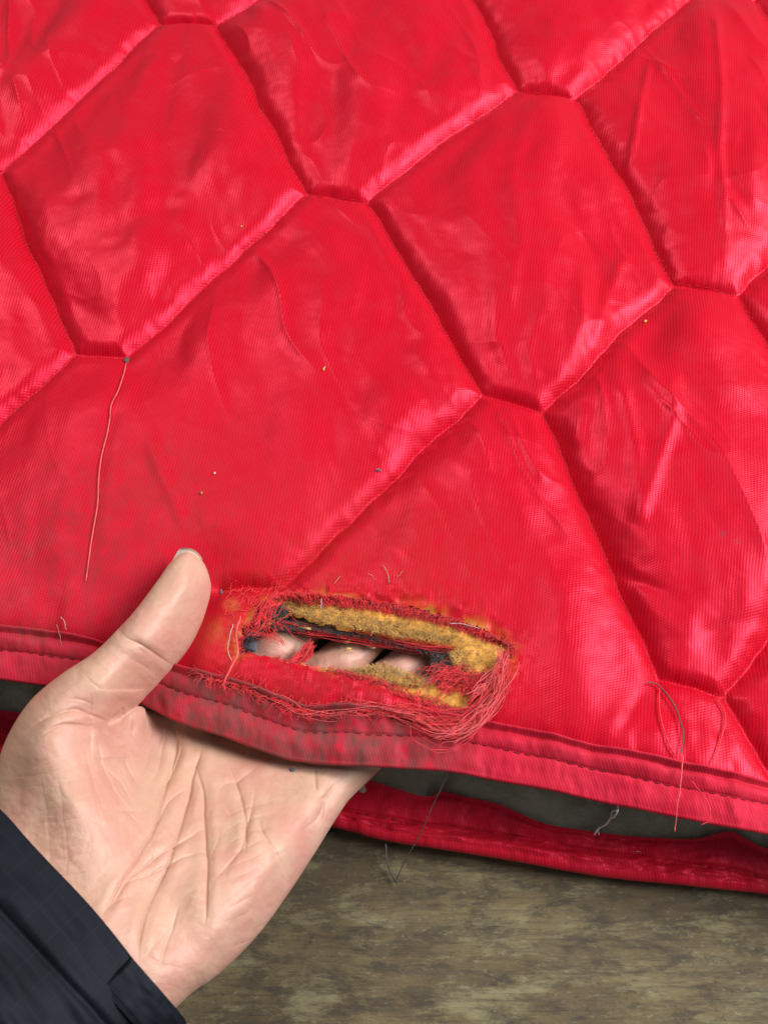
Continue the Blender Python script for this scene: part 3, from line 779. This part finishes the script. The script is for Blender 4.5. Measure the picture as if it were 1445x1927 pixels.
# charred dark fluff, left end and along the dark backing
T = Tubes()
nap(T, [(470, 1165), (500, 1140), (535, 1140), (545, 1160), (515, 1168), (490, 1190), (485, 1215), (468, 1210)], 1500, -.0030, .0026, .00007)
nap(T, [(500, 1172), (580, 1188), (650, 1198), (720, 1210), (790, 1228), (845, 1244), (845, 1250), (800, 1236), (740, 1222), (680, 1208), (580, 1194), (500, 1188)], 1200, -.0056, .0018, .00007, lean=(.5, -.2))
nap(T, [(810, 1245), (850, 1240), (860, 1262), (830, 1280), (812, 1270)], 250, -.0045, .0022, .00007)
T.build('charred_fluff', M_charcoal, cover)

# ---- loose threads of the cover (each hangs on its own)
def loose(px, r, mat, lift=.0006, zs=None, amp=.0002, n=50, label=None):
    px = catmull(np.array(px, float), 16)
    if zs is None: P = on_shell(px[:, 0], px[:, 1], lift)
    else:
        z = np.interp(np.linspace(0, 1, 16), np.linspace(0, 1, len(zs)), zs); P = at(px[:, 0], px[:, 1], z)
    T = Tubes(); T.add(jitter_line(P, amp, n), r, sides=6)
    o = T.build('loose_thread', mat, cover, stuff=False)
    if label: o['label'] = label
    return o
loose([(238, 684), (226, 730), (208, 770), (207, 800), (195, 850), (187, 900), (185, 950), (175, 1010), (168, 1060), (164, 1096)], .00022, M_thread_pale, .0005, label='broken red quilting thread')
loose([(1214, 1286), (1232, 1290), (1256, 1315), (1275, 1350), (1284, 1385), (1280, 1422)], .0002, M_grey_thread, .0012, label='grey brown thread end')
loose([(1345, 1318), (1362, 1350), (1352, 1400), (1338, 1440)], .00020, M_thread, .0010)
loose([(1240, 1296), (1240, 1340), (1255, 1400), (1270, 1425)], .00020, M_thread, .0010)
loose([(1284, 1420), (1280, 1470), (1274, 1520), (1270, 1566)], .00016, M_thread_pale, zs=[.0405, .041, .0405, .037])
loose([(1300, 1470), (1330, 1510), (1335, 1540), (1318, 1552)], .00016, M_thread, zs=[.0405, .041, .041, .039])
loose([(455, 1165), (446, 1200), (450, 1230), (436, 1262), (424, 1290), (436, 1315), (455, 1326)], .00026, M_thread_pale, .0022, amp=.0005, label='frizzy red thread over the tear corner')
loose([(440, 1180), (432, 1225), (438, 1250)], .00007, M_white, .002)
loose([(842, 1456), (815, 1515), (785, 1580), (760, 1625), (744, 1662)], .00016, M_grey_thread, zs=[.034, .026, .018, .010, .001], label='long fine grey thread')
loose([(727, 1588), (729, 1620), (738, 1648), (746, 1664)], .00028, M_grey_thread, zs=[.004, .003, .0012, .0008], label='short dark thread on the wood')
loose([(1158, 1522), (1150, 1540), (1128, 1556), (1120, 1574)], .00026, M_white, zs=[.035, .022, .014, .012], amp=.0005)
loose([(1165, 1516), (1140, 1545), (1122, 1562), (1124, 1572)], .00018, M_white, zs=[.035, .022, .014, .012], amp=.0006)
loose([(110, 1180), (116, 1200), (122, 1222)], .00007, M_straw, .002)
loose([(120, 1165), (130, 1190)], .00005, M_white, .002)
for _ in range(9):
    x, y = rng.uniform(640, 980), rng.uniform(1060, 1230); a = rng.uniform(0, 6.28); L = rng.uniform(12, 30)
# dark knot at the corner where the quilting broke
def blob(name, P, r, mat, seed, flat=.7, parent=None):
    n, m = 16, 10
    th = np.linspace(0, 2*math.pi, n, endpoint=False); ph = np.linspace(.05, math.pi-.05, m); TH, PH = np.meshgrid(th, ph, indexing='ij')
    D = np.stack([np.cos(TH)*np.sin(PH), np.sin(TH)*np.sin(PH), np.cos(PH)*flat], -1)
    k = 1+.35*vnoise(D[..., 0]*2+seed, D[..., 1]*2+D[..., 2]*2, seed)
    V = (D*k[..., None]*r).reshape(-1, 3)
    o = make_mesh(name, V, grid_faces(n, m, True), mat, parent); o.location = P
    return o
blob('thread_knot', on_shell(np.array([239.]), np.array([679.]), .0005)[0], .0011, M_grey_thread, 3, parent=cover)

# ------------------------------------------------------------------ crumbs and lint resting on the cover
def flake(px, py, L, wd, ang, mat, label, z=None, name='wood_flake', cat='flake', group=None, tilt=.2):
    P = on_shell(np.array([px*1.]), np.array([py*1.]), .0004)[0] if z is None else at(px*1., py*1., z)
    n = 9; a = np.linspace(0, 2*math.pi, n, endpoint=False)
    r = np.random.default_rng(int(px*7+py)); k = 1+.28*r.normal(size=n)
    x = np.cos(a)*L*k/2; y = np.sin(a)*wd*k/2
    c, s = math.cos(ang), math.sin(ang); t = .00022
    X = x*c-y*s; Y = x*s+y*c; zt = tilt*x
    V = np.vstack([np.stack([X, Y, zt+t], -1), np.stack([X, Y, zt-t], -1), [[0, 0, t*1.5], [0, 0, -t]]])
    tri = [[i, (i+1) % n, 2*n] for i in range(n)]+[[n+(i+1) % n, n+i, 2*n+1] for i in range(n)]
    q = [[i, n+i, n+(i+1) % n, (i+1) % n] for i in range(n)]
    o = make_mesh(name, V, q, mat, None, sm=False, tri=tri); o.location = P
    return tag(o, label, cat, group)
flake(610, 695, .0014, .0007, 1.1, M_flake, 'tiny yellow flake in the middle of the large panel above the tear')
flake(652, 1206, .0026, .0013, .1, M_flake, 'pale tan flake lodged on the dark edge of the tear, upper of two', z=TARGET_Z-.0040)
flake(654, 1222, .0018, .0008, .4, M_flake, 'small pale chip over the middle finger inside the tear', z=TARGET_Z-.0036)
flake(698, 1217, .0028, .0012, -.7, M_straw, 'slanted brown sliver on the dark edge of the tear', z=TARGET_Z-.0038, tilt=.4)
flake(576, 1182, .0036, .0007, -.25, M_flake, 'thin tan splinter along the red threads at the upper left of the tear', z=TARGET_Z-.0018)
flake(730, 1216, .0020, .0007, -.1, M_straw, 'thin grey tan chip on the dark edge right of the brown sliver', z=TARGET_Z-.0045)
flake(1213, 606, .0010, .0007, .4, M_flake, 'yellow speck in the seam at the right, beside the vertical satin folds')
flake(455, 428, .0007, .0005, .3, M_flake, 'pale speck on the wrinkled upper left panel near its seam')
flake(380, 929, .0009, .0006, 1.2, M_straw, 'tan speck on the worn cloth above the thumb tip')
flake(404, 892, .0008, .0005, 1.3, M_white, 'white speck on the worn cloth a little above the tan speck')
flake(712, 886, .0020, .0008, .1, M_lint, 'dark grey lint speck on the panel above the tear', name='lint_speck', cat='lint')
flake(416, 1115, .0012, .0010, .6, M_lint, 'dark lint speck on the red cloth right of the thumb tip', name='lint_speck', cat='lint')
flake(441, 1346, .0012, .0012, .2, plain('blue_lint', (.06, .08, .25), .9, .2), 'tiny blue lint speck on the dirty hem binding', name='lint_speck', cat='lint', z=TARGET_Z+.0012)
tag(blob('lint_ball', at(470., 1214., TARGET_Z-.002), .0022, M_lint, 5, .9), 'blue grey lint ball caught at the left end of the tear', 'lint')
tag(blob('lint_tuft', at(551., 1450., .0315), .0007, M_lint, 9, .9), 'dark lint tuft on the palm just under the hem', 'lint')
def hair(px, mat, label, lift=.0006, r=.00008):
    P = on_shell(np.array([p[0]*1. for p in px]), np.array([p[1]*1. for p in px]), lift)
    T = Tubes(); T.add(jitter_line(P, .0002, 16), r, sides=4); o = T.build('straw_fibre', mat, None, False)
    return tag(o, label, 'fibre', 'straw fibres near the tear')
hair([(722, 1064), (730, 1082), (732, 1098)], M_straw, 'upright curved straw fibre on the cloth above the tear', r=.00013)
hair([(694, 1080), (708, 1094)], M_straw, 'short slanted straw fibre just left of the upright curved one')
hair([(628, 1098), (640, 1086)], M_straw, 'faint short straw fibre above the left half of the tear')
hair([(748, 1086), (760, 1076)], M_straw, 'short straw fibre just right of the upright curved one')
hair([(846, 1174), (870, 1176), (904, 1186)], M_white, 'pale fine hair lying along the upper right rim of the tear')
hair([(606, 1126), (604, 1148)], M_white, 'pale fine hair standing on the tan foam of the tear')

# ------------------------------------------------------------------ hand
person = thing('person', 'bare left hand in a navy jacket sleeve pinching the torn red hem, thumb on top', 'person', at(180., 1750., .055))

OUT = [(352, 1041), (371, 1049), (385, 1069), (394, 1104), (387, 1140), (373, 1180), (350, 1222), (320, 1259), (287, 1296), (252, 1328), (222, 1358), (236, 1340), (262, 1334), (300, 1344), (380, 1350), (480, 1370), (600, 1380), (720, 1395),
       (700, 1420), (678, 1452), (654, 1500), (624, 1547), (590, 1602), (546, 1670), (500, 1735), (455, 1787), (402, 1836), (352, 1872), (250, 1975), (140, 2090), (0, 2190), (-220, 1920), (-140, 1760), (-75, 1640), (-22, 1530), (-4, 1455), (16, 1392), (58, 1324), (115, 1274), (178, 1232), (221, 1191), (260, 1148), (299, 1096), (327, 1057)]
OUT = catmull(np.vstack([OUT, OUT[:1]]).astype(float), 260)
FING = [([(330, 1420), (430, 1300), (525, 1222), (585, 1165)], (50, 42, 38, 34)), ([(430, 1440), (545, 1322), (648, 1238), (720, 1172)], (50, 43, 39, 34)),
        ([(540, 1450), (660, 1340), (764, 1256), (825, 1200)], (50, 43, 39, 34)), ([(625, 1465), (735, 1370), (830, 1300), (880, 1255)], (47, 42, 39, 34))]
MC = np.array([(345, 1085, 47.5), (285, 1205, 50), (195, 1300, 50), (110, 1390, 47), (140, 1510, 45), (40, 1480, 43), (200, 1740, 51), (40, 1850, 52), (320, 1830, 48), (450, 1690, 38), (560, 1540, 27), (650, 1470, 21),
               (330, 1560, 37), (400, 1450, 24), (270, 1400, 26), (300, 1365, 21), (215, 1375, 36), (500, 1400, 18), (420, 1310, 17), (525, 1222, 26.5), (648, 1238, 26.5), (764, 1256, 26), (820, 1310, 20), (600, 1150, 17), (880, 1200, 17), (700, 1350, 17), (-150, 1700, 46), (120, 2050, 52), (500, 1600, 33)])
RC = np.array([(345, 1080, 52), (340, 1120, 58), (285, 1205, 58), (195, 1300, 66), (110, 1390, 80), (140, 1510, 92), (40, 1480, 88), (200, 1740, 92), (40, 1850, 92), (320, 1830, 88), (450, 1690, 88), (560, 1540, 76), (650, 1470, 60), (330, 1560, 86), (400, 1450, 70), (270, 1400, 62), (240, 1350, 50), (500, 1400, 56), (420, 1310, 50), (525, 1222, 40), (648, 1238, 40), (764, 1256, 40), (600, 1150, 42), (880, 1250, 40), (-150, 1700, 88), (120, 2050, 92)])
def rbf(C, U, V_, ln=1.0):
    P = C[:, :2]/100.; D = np.linalg.norm(P[:, None]-P[None], axis=-1)
    n = len(P); K = np.zeros((n+3, n+3)); K[:n, :n] = D+.02*np.eye(n); K[:n, n] = 1; K[:n, n+1:] = P; K[n, :n] = 1; K[n+1:, :n] = P.T
    wts = np.linalg.solve(K, np.r_[C[:, 2], 0, 0, 0])
    r = wts[n]+wts[n+1]*U/100+wts[n+2]*V_/100
    for k in range(n): r = r+wts[k]*np.hypot(U/100-P[k, 0], V_/100-P[k, 1])
    return r
def blur2(A, n):
    for _ in range(n):
        A = np.pad(A, 1, mode='edge'); A = (A[:-2, 1:-1]+A[2:, 1:-1]+2*A[1:-1, 1:-1])/4
        A = np.pad(A, 1, mode='edge'); A = (A[1:-1, :-2]+A[1:-1, 2:]+2*A[1:-1, 1:-1])/4
    return A
# relief toward the palm side: centre, sigma along/across, angle of long axis, height (px)
RELIEF = [(150, 1490, 150, 85, 62, 42), (90, 1400, 60, 60, 0, 8), (460, 1640, 150, 75, -55, 28), (330, 1500, 120, 60, 70, -26), (300, 1680, 130, 45, 62, -20), (262, 1375, 30, 26, 40, 14), (345, 1440, 38, 60, 50, 8), (590, 1490, 50, 40, -50, 10), (500, 1455, 40, 50, 30, 6),
          (340, 1115, 48, 38, -60, 7), (215, 1275, 50, 40, -45, 5), (190, 1385, 40, 16, 10, 8), (150, 1352, 50, 12, -8, 5)]
SC = .150e-3
def build_hand():
    st = 3.6
    us = np.arange(-240, 960, st); vs = np.arange(1010, 2120, st); ws = np.arange(-150, 175, st)
    U, V_ = np.meshgrid(us, vs, indexing='ij')
    d = poly_dist(U, V_, OUT, True); d = np.where(inside(U, V_, OUT), d, -d)
    for axis, rad in FING:
        C = catmull(np.array(axis, float), 14); R_ = np.interp(np.linspace(0, 1, 14), np.linspace(0, 1, 4), rad)
        f = np.full(U.shape, -1e9)
        for i in range(13):
            dd, t = seg_dist(U, V_, C[i], C[i+1]); f = np.maximum(f, R_[i]+(R_[i+1]-R_[i])*t-dd)
        k = 4.0; h = np.clip(.5+.5*(f-d)/k, 0, 1); d = d*(1-h)+f*h+k*h*(1-h)
    M = rbf(MC, U, V_); M = blur2(M, 10)
    R = np.maximum(rbf(RC, U, V_), 34); R = blur2(R, 6)
    rel = np.zeros(U.shape)
    for cx, cy, s1, s2, an, am in RELIEF:
        a = math.radians(an); x = (U-cx)*math.cos(a)+(V_-cy)*math.sin(a); y = -(U-cx)*math.sin(a)+(V_-cy)*math.cos(a)
        rel += am*np.exp(-(x/s1)**2-(y/s2)**2)
    rel = rel*smooth(0, 60, d)
    q = np.maximum(R-d, 0)
    ds = blur2(np.maximum(d, -60), 3)
    q = np.where(d < 12, q, np.maximum(R-ds, 0)); q = np.sqrt(q*q+16)-4
    Wd = ws[None, None]
    Fv = np.sqrt((q*q)[..., None]+Wd**2)-R[..., None]-rel[..., None]*smooth(-10, 40, Wd)
    Fv = np.maximum(Fv, -60)
    # ---- surface nets
    s = Fv < 0; nx, ny, nz = Fv.shape
    c8 = [(i, j, k) for i in (0, 1) for j in (0, 1) for k in (0, 1)]
    cnt = sum(s[i:nx-1+i, j:ny-1+j, k:nz-1+k].astype(np.int8) for i, j, k in c8)
    act = (cnt > 0) & (cnt < 8); ii, jj, kk = np.nonzero(act)
    idx = np.full(act.shape, -1); idx[ii, jj, kk] = np.arange(len(ii))
    acc = np.zeros((len(ii), 3)); num = np.zeros(len(ii))
    for a in c8:
        for ax in range(3):
            if a[ax]: continue
            b = list(a); b[ax] = 1
            fa = Fv[ii+a[0], jj+a[1], kk+a[2]]; fb_ = Fv[ii+b[0], jj+b[1], kk+b[2]]
            cr = (fa < 0) != (fb_ < 0); t = np.where(cr, fa/(fa-fb_+1e-12), 0)
            p = np.stack([np.full(len(ii), float(a[m])) for m in range(3)], -1); p[:, ax] += t
            acc[cr] += p[cr]; num[cr] += 1
    G = acc/num[:, None]+np.stack([ii, jj, kk], -1)
    quads = []
    for ax in range(3):
        o1, o2 = [(1, 2), (2, 0), (0, 1)][ax]
        sl = [slice(1, -1)]*3; sl[ax] = slice(0, -1)
        n_ = [nx, ny, nz]
        a0 = [slice(1, n_[m]-1) for m in range(3)]; a0[ax] = slice(0, n_[ax]-1); a1 = list(a0); a1[ax] = slice(1, n_[ax])
        ch = s[tuple(a0)] != s[tuple(a1)]; e = np.stack(np.nonzero(ch), -1)
        for m in range(3):
            if m != ax: e[:, m] += 1
        flip = s[e[:, 0], e[:, 1], e[:, 2]]
        def cell(da, db):
            f = e.copy(); f[:, o1] -= da; f[:, o2] -= db; return idx[f[:, 0], f[:, 1], f[:, 2]]
        qd = np.stack([cell(1, 1), cell(0, 1), cell(0, 0), cell(1, 0)], -1)
        qd[~flip] = qd[~flip][:, ::-1]; quads.append(qd)
    Q = np.vstack(quads); Q = Q[(Q >= 0).all(1)]
    pu = us[0]+G[:, 0]*st; pv = vs[0]+G[:, 1]*st; pw = ws[0]+G[:, 2]*st
    fi = np.clip(G[:, 0], 0, nx-1.001); fj = np.clip(G[:, 1], 0, ny-1.001); i0 = fi.astype(int); j0 = fj.astype(int); fx = fi-i0; fy = fj-j0
    zm = (M[i0, j0]*(1-fx)+M[i0+1, j0]*fx)*(1-fy)+(M[i0, j0+1]*(1-fx)+M[i0+1, j0+1]*fx)*fy
    r = ray(pu, pv); depth = (zm*.001-CAM[2])/r[:, 2]
    P = CAM+r*(depth-pw*SC)[:, None]
    vol = np.einsum('ij,ij->i', P[Q[:, 0]]-P[0], np.cross(P[Q[:, 1]]-P[0], P[Q[:, 2]]-P[0])).sum()
    if vol < 0: Q = Q[:, ::-1]
    def edges(Q):
        E = np.sort(np.stack([Q, np.roll(Q, -1, 1)], -1).reshape(-1, 2), 1); return np.unique(E, axis=0, return_inverse=True)
    def relax(P, E, n, f):
        i = np.concatenate([E[:, 0], E[:, 1]]); j = np.concatenate([E[:, 1], E[:, 0]]); deg = np.maximum(np.bincount(i, minlength=len(P)), 1)
        for _ in range(n):
            A = np.stack([np.bincount(i, P[j, m], len(P)) for m in range(3)], -1)/deg[:, None]; P = P+f*(A-P)
        return P
    E, inv = edges(Q); P = relax(P, E, 4, .5)
    nv, ne = len(P), len(E); inv = inv.reshape(-1, 4)+nv; fc = nv+ne+np.arange(len(Q))
    co = np.vstack([P, (P[E[:, 0]]+P[E[:, 1]])/2, P[Q].mean(1)])
    Q = np.vstack([np.stack([Q[:, m], inv[:, m], fc, inv[:, m-1]], -1) for m in range(4)])
    E, _ = edges(Q); co = relax(co, E, 4, .5); n = len(co)
    fn = np.cross(co[Q[:, 2]]-co[Q[:, 0]], co[Q[:, 3]]-co[Q[:, 1]])
    nr = np.stack([np.bincount(Q.ravel(), np.repeat(fn[:, m], 4), n) for m in range(3)], -1); nr /= np.linalg.norm(nr, axis=1)[:, None]+1e-20
    px = to_px(co); x, y = px[:, 0], px[:, 1]
    view = CAM-co; view /= np.linalg.norm(view, axis=1)[:, None]; front = smooth(-.05, .35, (nr*view).sum(1))
    disp = np.zeros(n)
    wob = 3*vnoise(x/45, y/45, 101); wob2 = 3*vnoise(x/45, y/45, 102)
    for pl, dep, wd in CREASES:
        pl = np.array(pl, float); lo = pl.min(0)-40; hi = pl.max(0)+40
        m = (x > lo[0]) & (x < hi[0]) & (y > lo[1]) & (y < hi[1])
        if not m.any(): continue
        C = catmull(pl, max(6, len(pl)*4)); dd = poly_dist(x[m]+wob[m], y[m]+wob2[m], C)
        e = np.minimum(np.hypot(x[m]-pl[0, 0], y[m]-pl[0, 1]), np.hypot(x[m]-pl[-1, 0], y[m]-pl[-1, 1])); fd = .15+.85*smooth(0, 45, e)
        disp[m] += -.75*dep*np.exp(-(dd/(wd*.5))**2)*fd-.42*dep*np.exp(-(dd/(wd*2.2))**2)*fd+.30*dep*np.exp(-((dd-3.2*wd)/(2.2*wd))**2)*fd
    disp += .10*vnoise(x/22, y/22, 111)+.05*vnoise(x/9, y/9, 112)
    co += nr*(disp*front*.001)[:, None]
    co -= np.array(person.location)
    return make_mesh('hand', co, Q, M_skin, person)

CREASES = [  # photo pixels, depth mm, half width px
    ([(331, 1364), (333, 1410), (319, 1468), (302, 1530), (279, 1583), (250, 1630), (224, 1668), (194, 1723)], .85, 5),
    ([(379, 1400), (372, 1440), (359, 1483), (345, 1545), (324, 1608), (300, 1665), (279, 1718), (259, 1800)], .95, 5),
    ([(372, 1440), (383, 1500), (389, 1568), (388, 1650), (384, 1740)], .75, 5),
    ([(345, 1400), (330, 1450), (300, 1500)], .5, 4), ([(360, 1480), (320, 1510), (290, 1560)], .5, 4),
    ([(388, 1556), (350, 1580), (300, 1610), (250, 1650), (205, 1710)], .55, 4), ([(385, 1600), (330, 1620), (270, 1650), (225, 1670)], .4, 3.5),
    ([(429, 1440), (448, 1480), (458, 1518), (464, 1560), (462, 1605)], .6, 4.5), ([(478, 1530), (500, 1570), (528, 1613), (543, 1650)], .7, 5), ([(410, 1500), (420, 1480), (450, 1470), (490, 1440)], .35, 4),
    ([(480, 1480), (470, 1540), (450, 1600), (400, 1660)], .35, 4), ([(515, 1615), (535, 1605)], .4, 3),
    ([(590, 1440), (596, 1480), (612, 1500), (628, 1480)], .7, 6), ([(612, 1500), (600, 1540), (575, 1560)], .5, 5), ([(640, 1460), (618, 1500), (610, 1540)], .5, 5), ([(560, 1455), (580, 1490)], .4, 4),
    ([(226, 1186), (240, 1200), (264, 1213), (295, 1236), (326, 1252)], .55, 4), ([(258, 1206), (262, 1222), (280, 1238)], .3, 3), ([(225, 1172), (224, 1192)], .3, 3), ([(240, 1235), (270, 1255), (295, 1275)], .22, 4),
    ([(150, 1262), (172, 1285), (200, 1302)], .25, 4), ([(175, 1248), (200, 1262), (215, 1280)], .22, 4),
    ([(58, 1370), (80, 1352), (105, 1340), (140, 1336), (180, 1348), (218, 1366)], .75, 6), ([(70, 1390), (110, 1366), (150, 1362), (185, 1368)], .6, 5), ([(150, 1372), (175, 1368), (205, 1385), (218, 1400)], .6, 5),
    ([(110, 1315), (150, 1318), (190, 1330)], .3, 4), ([(232, 1338), (222, 1352), (217, 1368), (213, 1388)], 2.6, 9), ([(250, 1345), (244, 1370), (252, 1395)], .5, 5), ([(275, 1352), (290, 1372), (288, 1400)], .45, 5), ([(243, 1392), (232, 1402), (216, 1404)], .6, 5), ([(232, 1410), (240, 1440), (262, 1480)], .4, 4),
    ([(300, 1390), (280, 1430), (262, 1470)], .4, 4), ([(290, 1360), (305, 1385), (298, 1420)], .35, 4), ([(318, 1375), (300, 1440), (280, 1480)], .35, 3.5),
    ([(175, 1380), (190, 1430), (215, 1480), (240, 1520)], .35, 4), ([(160, 1420), (180, 1480), (200, 1530)], .25, 3.5), ([(192, 1440), (230, 1475), (250, 1520)], .3, 3.5),
    ([(340, 1700), (310, 1790), (305, 1830)], .5, 5), ([(270, 1805), (300, 1770), (320, 1740)], .35, 4), ([(265, 1790), (300, 1812), (340, 1825)], .35, 4), ([(200, 1720), (215, 1700), (250, 1690)], .4, 4)]
for k in range(10):   # fine lines across the ball of the thumb
    y0 = 1430+k*27+rng.normal(0, 10); CREASES.append(([(8+k*6, y0+18), (80, y0+6+rng.normal(0, 4)), (160, y0-6), (225-k*3, y0-20+rng.normal(0, 6))], .06*(.5+rng.random()), 3.2))
for k in range(8):
    x0 = 75+k*24+rng.normal(0, 9); CREASES.append(([(x0, 1440+k*6), (x0+12, 1510), (x0+25+rng.normal(0, 4), 1590), (x0+20, 1660-k*3)], .05*(.5+rng.random()), 3.2))
for k in range(9):    # fine lines on the heel of the hand
    y0 = 1520+k*24; CREASES.append(([(410+rng.normal(0, 8), y0+25), (470, y0), (540-k*8, y0-18)], .14, 3.5))
for k in range(46):   # short fine lines all over the palm, along its main folds
    x0, y0 = rng.uniform(90, 560), rng.uniform(1420, 1760); an = math.radians(rng.choice([112, 65, 160])+rng.normal(0, 12)); L = rng.uniform(35, 95)
    CREASES.append(([(x0, y0), (x0+math.cos(an)*L*.5+rng.normal(0, 4), y0+math.sin(an)*L*.5), (x0+math.cos(an)*L, y0+math.sin(an)*L)], .13*(.4+rng.random()), 2.6))
hand = build_hand()

def build_nail():
    n, m = 15, 14
    tip = np.array([358., 1045.]); ax = np.array([.42, -.91]); ac = np.array([.91, .42])
    a = np.linspace(-1, 1, n); b = np.linspace(0, 1, m); A, B = np.meshgrid(a, b, indexing='ij')
    hw = 24+9*B
    free = 12-9*A**2
    pos = tip[None, None]+ac[None, None]*(A*hw*.98)[..., None]+ax[None, None]*((free*(1-B))-B*78)[..., None]
    wv = -8-22*np.sin(B*1.3)-26*A**2*(.4+.6*B)*1.0
    r = ray(pos[..., 0], pos[..., 1]); depth = (.0475-CAM[2])/r[..., 2]
    P = CAM+r*(depth-wv*SC)[..., None]; P2 = P-r*0+FWD*.0005
    V = np.vstack([P.reshape(-1, 3), P2.reshape(-1, 3)])-np.array(person.location)
    F = grid_faces(n, m); k = n*m
    ring = [i*m for i in range(n)]+[(n-1)*m+j for j in range(1, m)]+[i*m+m-1 for i in range(n-2, -1, -1)]+[j for j in range(m-2, 0, -1)]
    side = [[ring[q], ring[(q+1) % len(ring)], ring[(q+1) % len(ring)]+k, ring[q]+k] for q in range(len(ring))]
    make_mesh('thumbnail', V, np.vstack([F, F[:, ::-1]+k, side]), M_nail, hand)
build_nail()

# ------------------------------------------------------------------ jacket sleeve
def build_sleeve():
    # plan of the forearm in photo pixels: rim centre and axis going down-left
    axd = np.array([-.735, .678]); acr = np.array([.678, .735])
    c0 = np.array([140., 1690.]); n, m = 220, 130
    L = 620.0
    th = np.linspace(0, 2*math.pi, n, endpoint=False); s = np.linspace(0, 1, m)
    TH, Sg = np.meshgrid(th, s, indexing='ij')
    hw = 292+40*Sg; hh = 122+45*Sg
    ca, sa = np.cos(TH), np.sin(TH)
    ca = np.sign(ca)*np.abs(ca)**.85; sa = np.sign(sa)*np.abs(sa)**.85
    along = Sg*L
    # rim runs slightly uneven
    along = along+(1-Sg)*(10*np.sin(TH*2+1)+8*vnoise(TH*2, TH*0+3, 120))
    wr = np.exp(-Sg*1.3)
    fold = 7*vnoise(Sg*9+1.5*np.sin(TH*2), TH*2.2, 121)+4*vnoise(Sg*24+TH, TH*4, 122)
    seamd = along-118; seam = -7*np.exp(-(seamd/7)**2)+3*np.exp(-((seamd+18)/12)**2)
    fold = fold*smooth(0, .12, Sg)+.5*vnoise(TH*14, Sg*4, 124)
    rad = 1+(fold+seam)/140.
    U = c0[0]+axd[0]*along+acr[0]*ca*hw*(1+.25*(rad-1)); V_ = c0[1]+axd[1]*along+acr[1]*ca*hw*(1+.25*(rad-1))
    wv = sa*hh*rad
    zm = 57+.020*along+(-.03*ca*hw*.3)
    def place(U, V_, wv):
        r = ray(U, V_); dep = (zm*.001-CAM[2])/r[..., 2]; return CAM+r*(dep-wv*SC)[..., None]
    P = place(U, V_, wv)
    # hem thickness: inner lip folded back inside
    inn = []
    for k, (inset, dal) in enumerate([(3, -5), (8, -5), (12, 2), (13, 40), (14, 120)]):
        U2 = c0[0]+axd[0]*(along[:, 0]+dal)+acr[0]*ca[:, 0]*(hw[:, 0]-inset); V2 = c0[1]+axd[1]*(along[:, 0]+dal)+acr[1]*ca[:, 0]*(hw[:, 0]-inset)
        r = ray(U2, V2); dep = (zm[:, 0]*.001-CAM[2])/r[..., 2]; inn.append(CAM+r*(dep-sa[:, 0]*(hh[:, 0]-inset)*SC)[..., None])
    I = np.stack(inn[::-1], 1)
    V = np.concatenate([I, P], 1); mm = V.shape[1]
    uvx = np.repeat(th[:, None], mm, 1)*38; arc = np.concatenate([np.zeros((n, 1)), np.cumsum(np.linalg.norm(np.diff(V, axis=1), axis=2), 1)], 1)*MM
    UV = np.stack([uvx, arc], -1)
    sl = make_mesh('jacket_sleeve', V.reshape(-1, 3)-np.array(person.location), grid_faces(n, mm, True)[:, ::-1], M_navy, person, uv=UV.reshape(-1, 2))
    # cuff tab: doubled strip closing the cuff, its loose end at the little-finger side
    k1, k2 = 70, 26
    a = np.linspace(0, 1, k1); b = np.linspace(-1, 1, k2); A, B = np.meshgrid(a, b, indexing='ij')
    t2 = math.radians(-34)+A*math.radians(96)
    al = 46+B*40*(1-.12*(A < .06))-10*A
    ca2 = np.sign(np.cos(t2))*np.abs(np.cos(t2))**.85; sa2 = np.sign(np.sin(t2))*np.abs(np.sin(t2))**.85
    lift = 1.075+.03*np.sqrt(np.clip(1-np.abs(B)**6, 0, 1))-.02+.010*vnoise(A*14, B*3, 131)-.012*np.exp(-((np.abs(B)-.84)/.05)**2)
    lift = lift-.06*smooth(.86, 1, A)
    hw2 = 296*lift; hh2 = 124*lift
    Ut = c0[0]+axd[0]*al+acr[0]*ca2*hw2; Vt = c0[1]+axd[1]*al+acr[1]*ca2*hw2
    zt = 57+.020*al+(-.03*ca2*hw2*.3)
    r = ray(Ut, Vt); dep = (zt*.001-CAM[2])/r[..., 2]; Pt = CAM+r*(dep-sa2*hh2*SC)[..., None]
    cen = CAM+ray(c0[0]+axd[0]*46, c0[1]+axd[1]*46)*((.056-CAM[2])/ray(c0[0]+axd[0]*46, c0[1]+axd[1]*46)[2])
    inw = cen-Pt; inw /= np.linalg.norm(inw, axis=-1)[..., None]
    Pb = Pt+inw*.0022
    V = np.vstack([Pt.reshape(-1, 3), Pb.reshape(-1, 3)])-np.array(person.location); F = grid_faces(k1, k2); kk = k1*k2
    ring = [i*k2 for i in range(k1)]+[(k1-1)*k2+j for j in range(1, k2)]+[i*k2+k2-1 for i in range(k1-2, -1, -1)]+[j for j in range(k2-2, 0, -1)]
    side = [[ring[q], ring[q]+kk, ring[(q+1) % len(ring)]+kk, ring[(q+1) % len(ring)]] for q in range(len(ring))]
    uv = np.stack([A*70, B*6], -1).reshape(-1, 2)
    make_mesh('cuff_tab', V, np.vstack([F[:, ::-1], F+kk, side]), M_navy, sl, uv=np.vstack([uv, uv]))
build_sleeve()
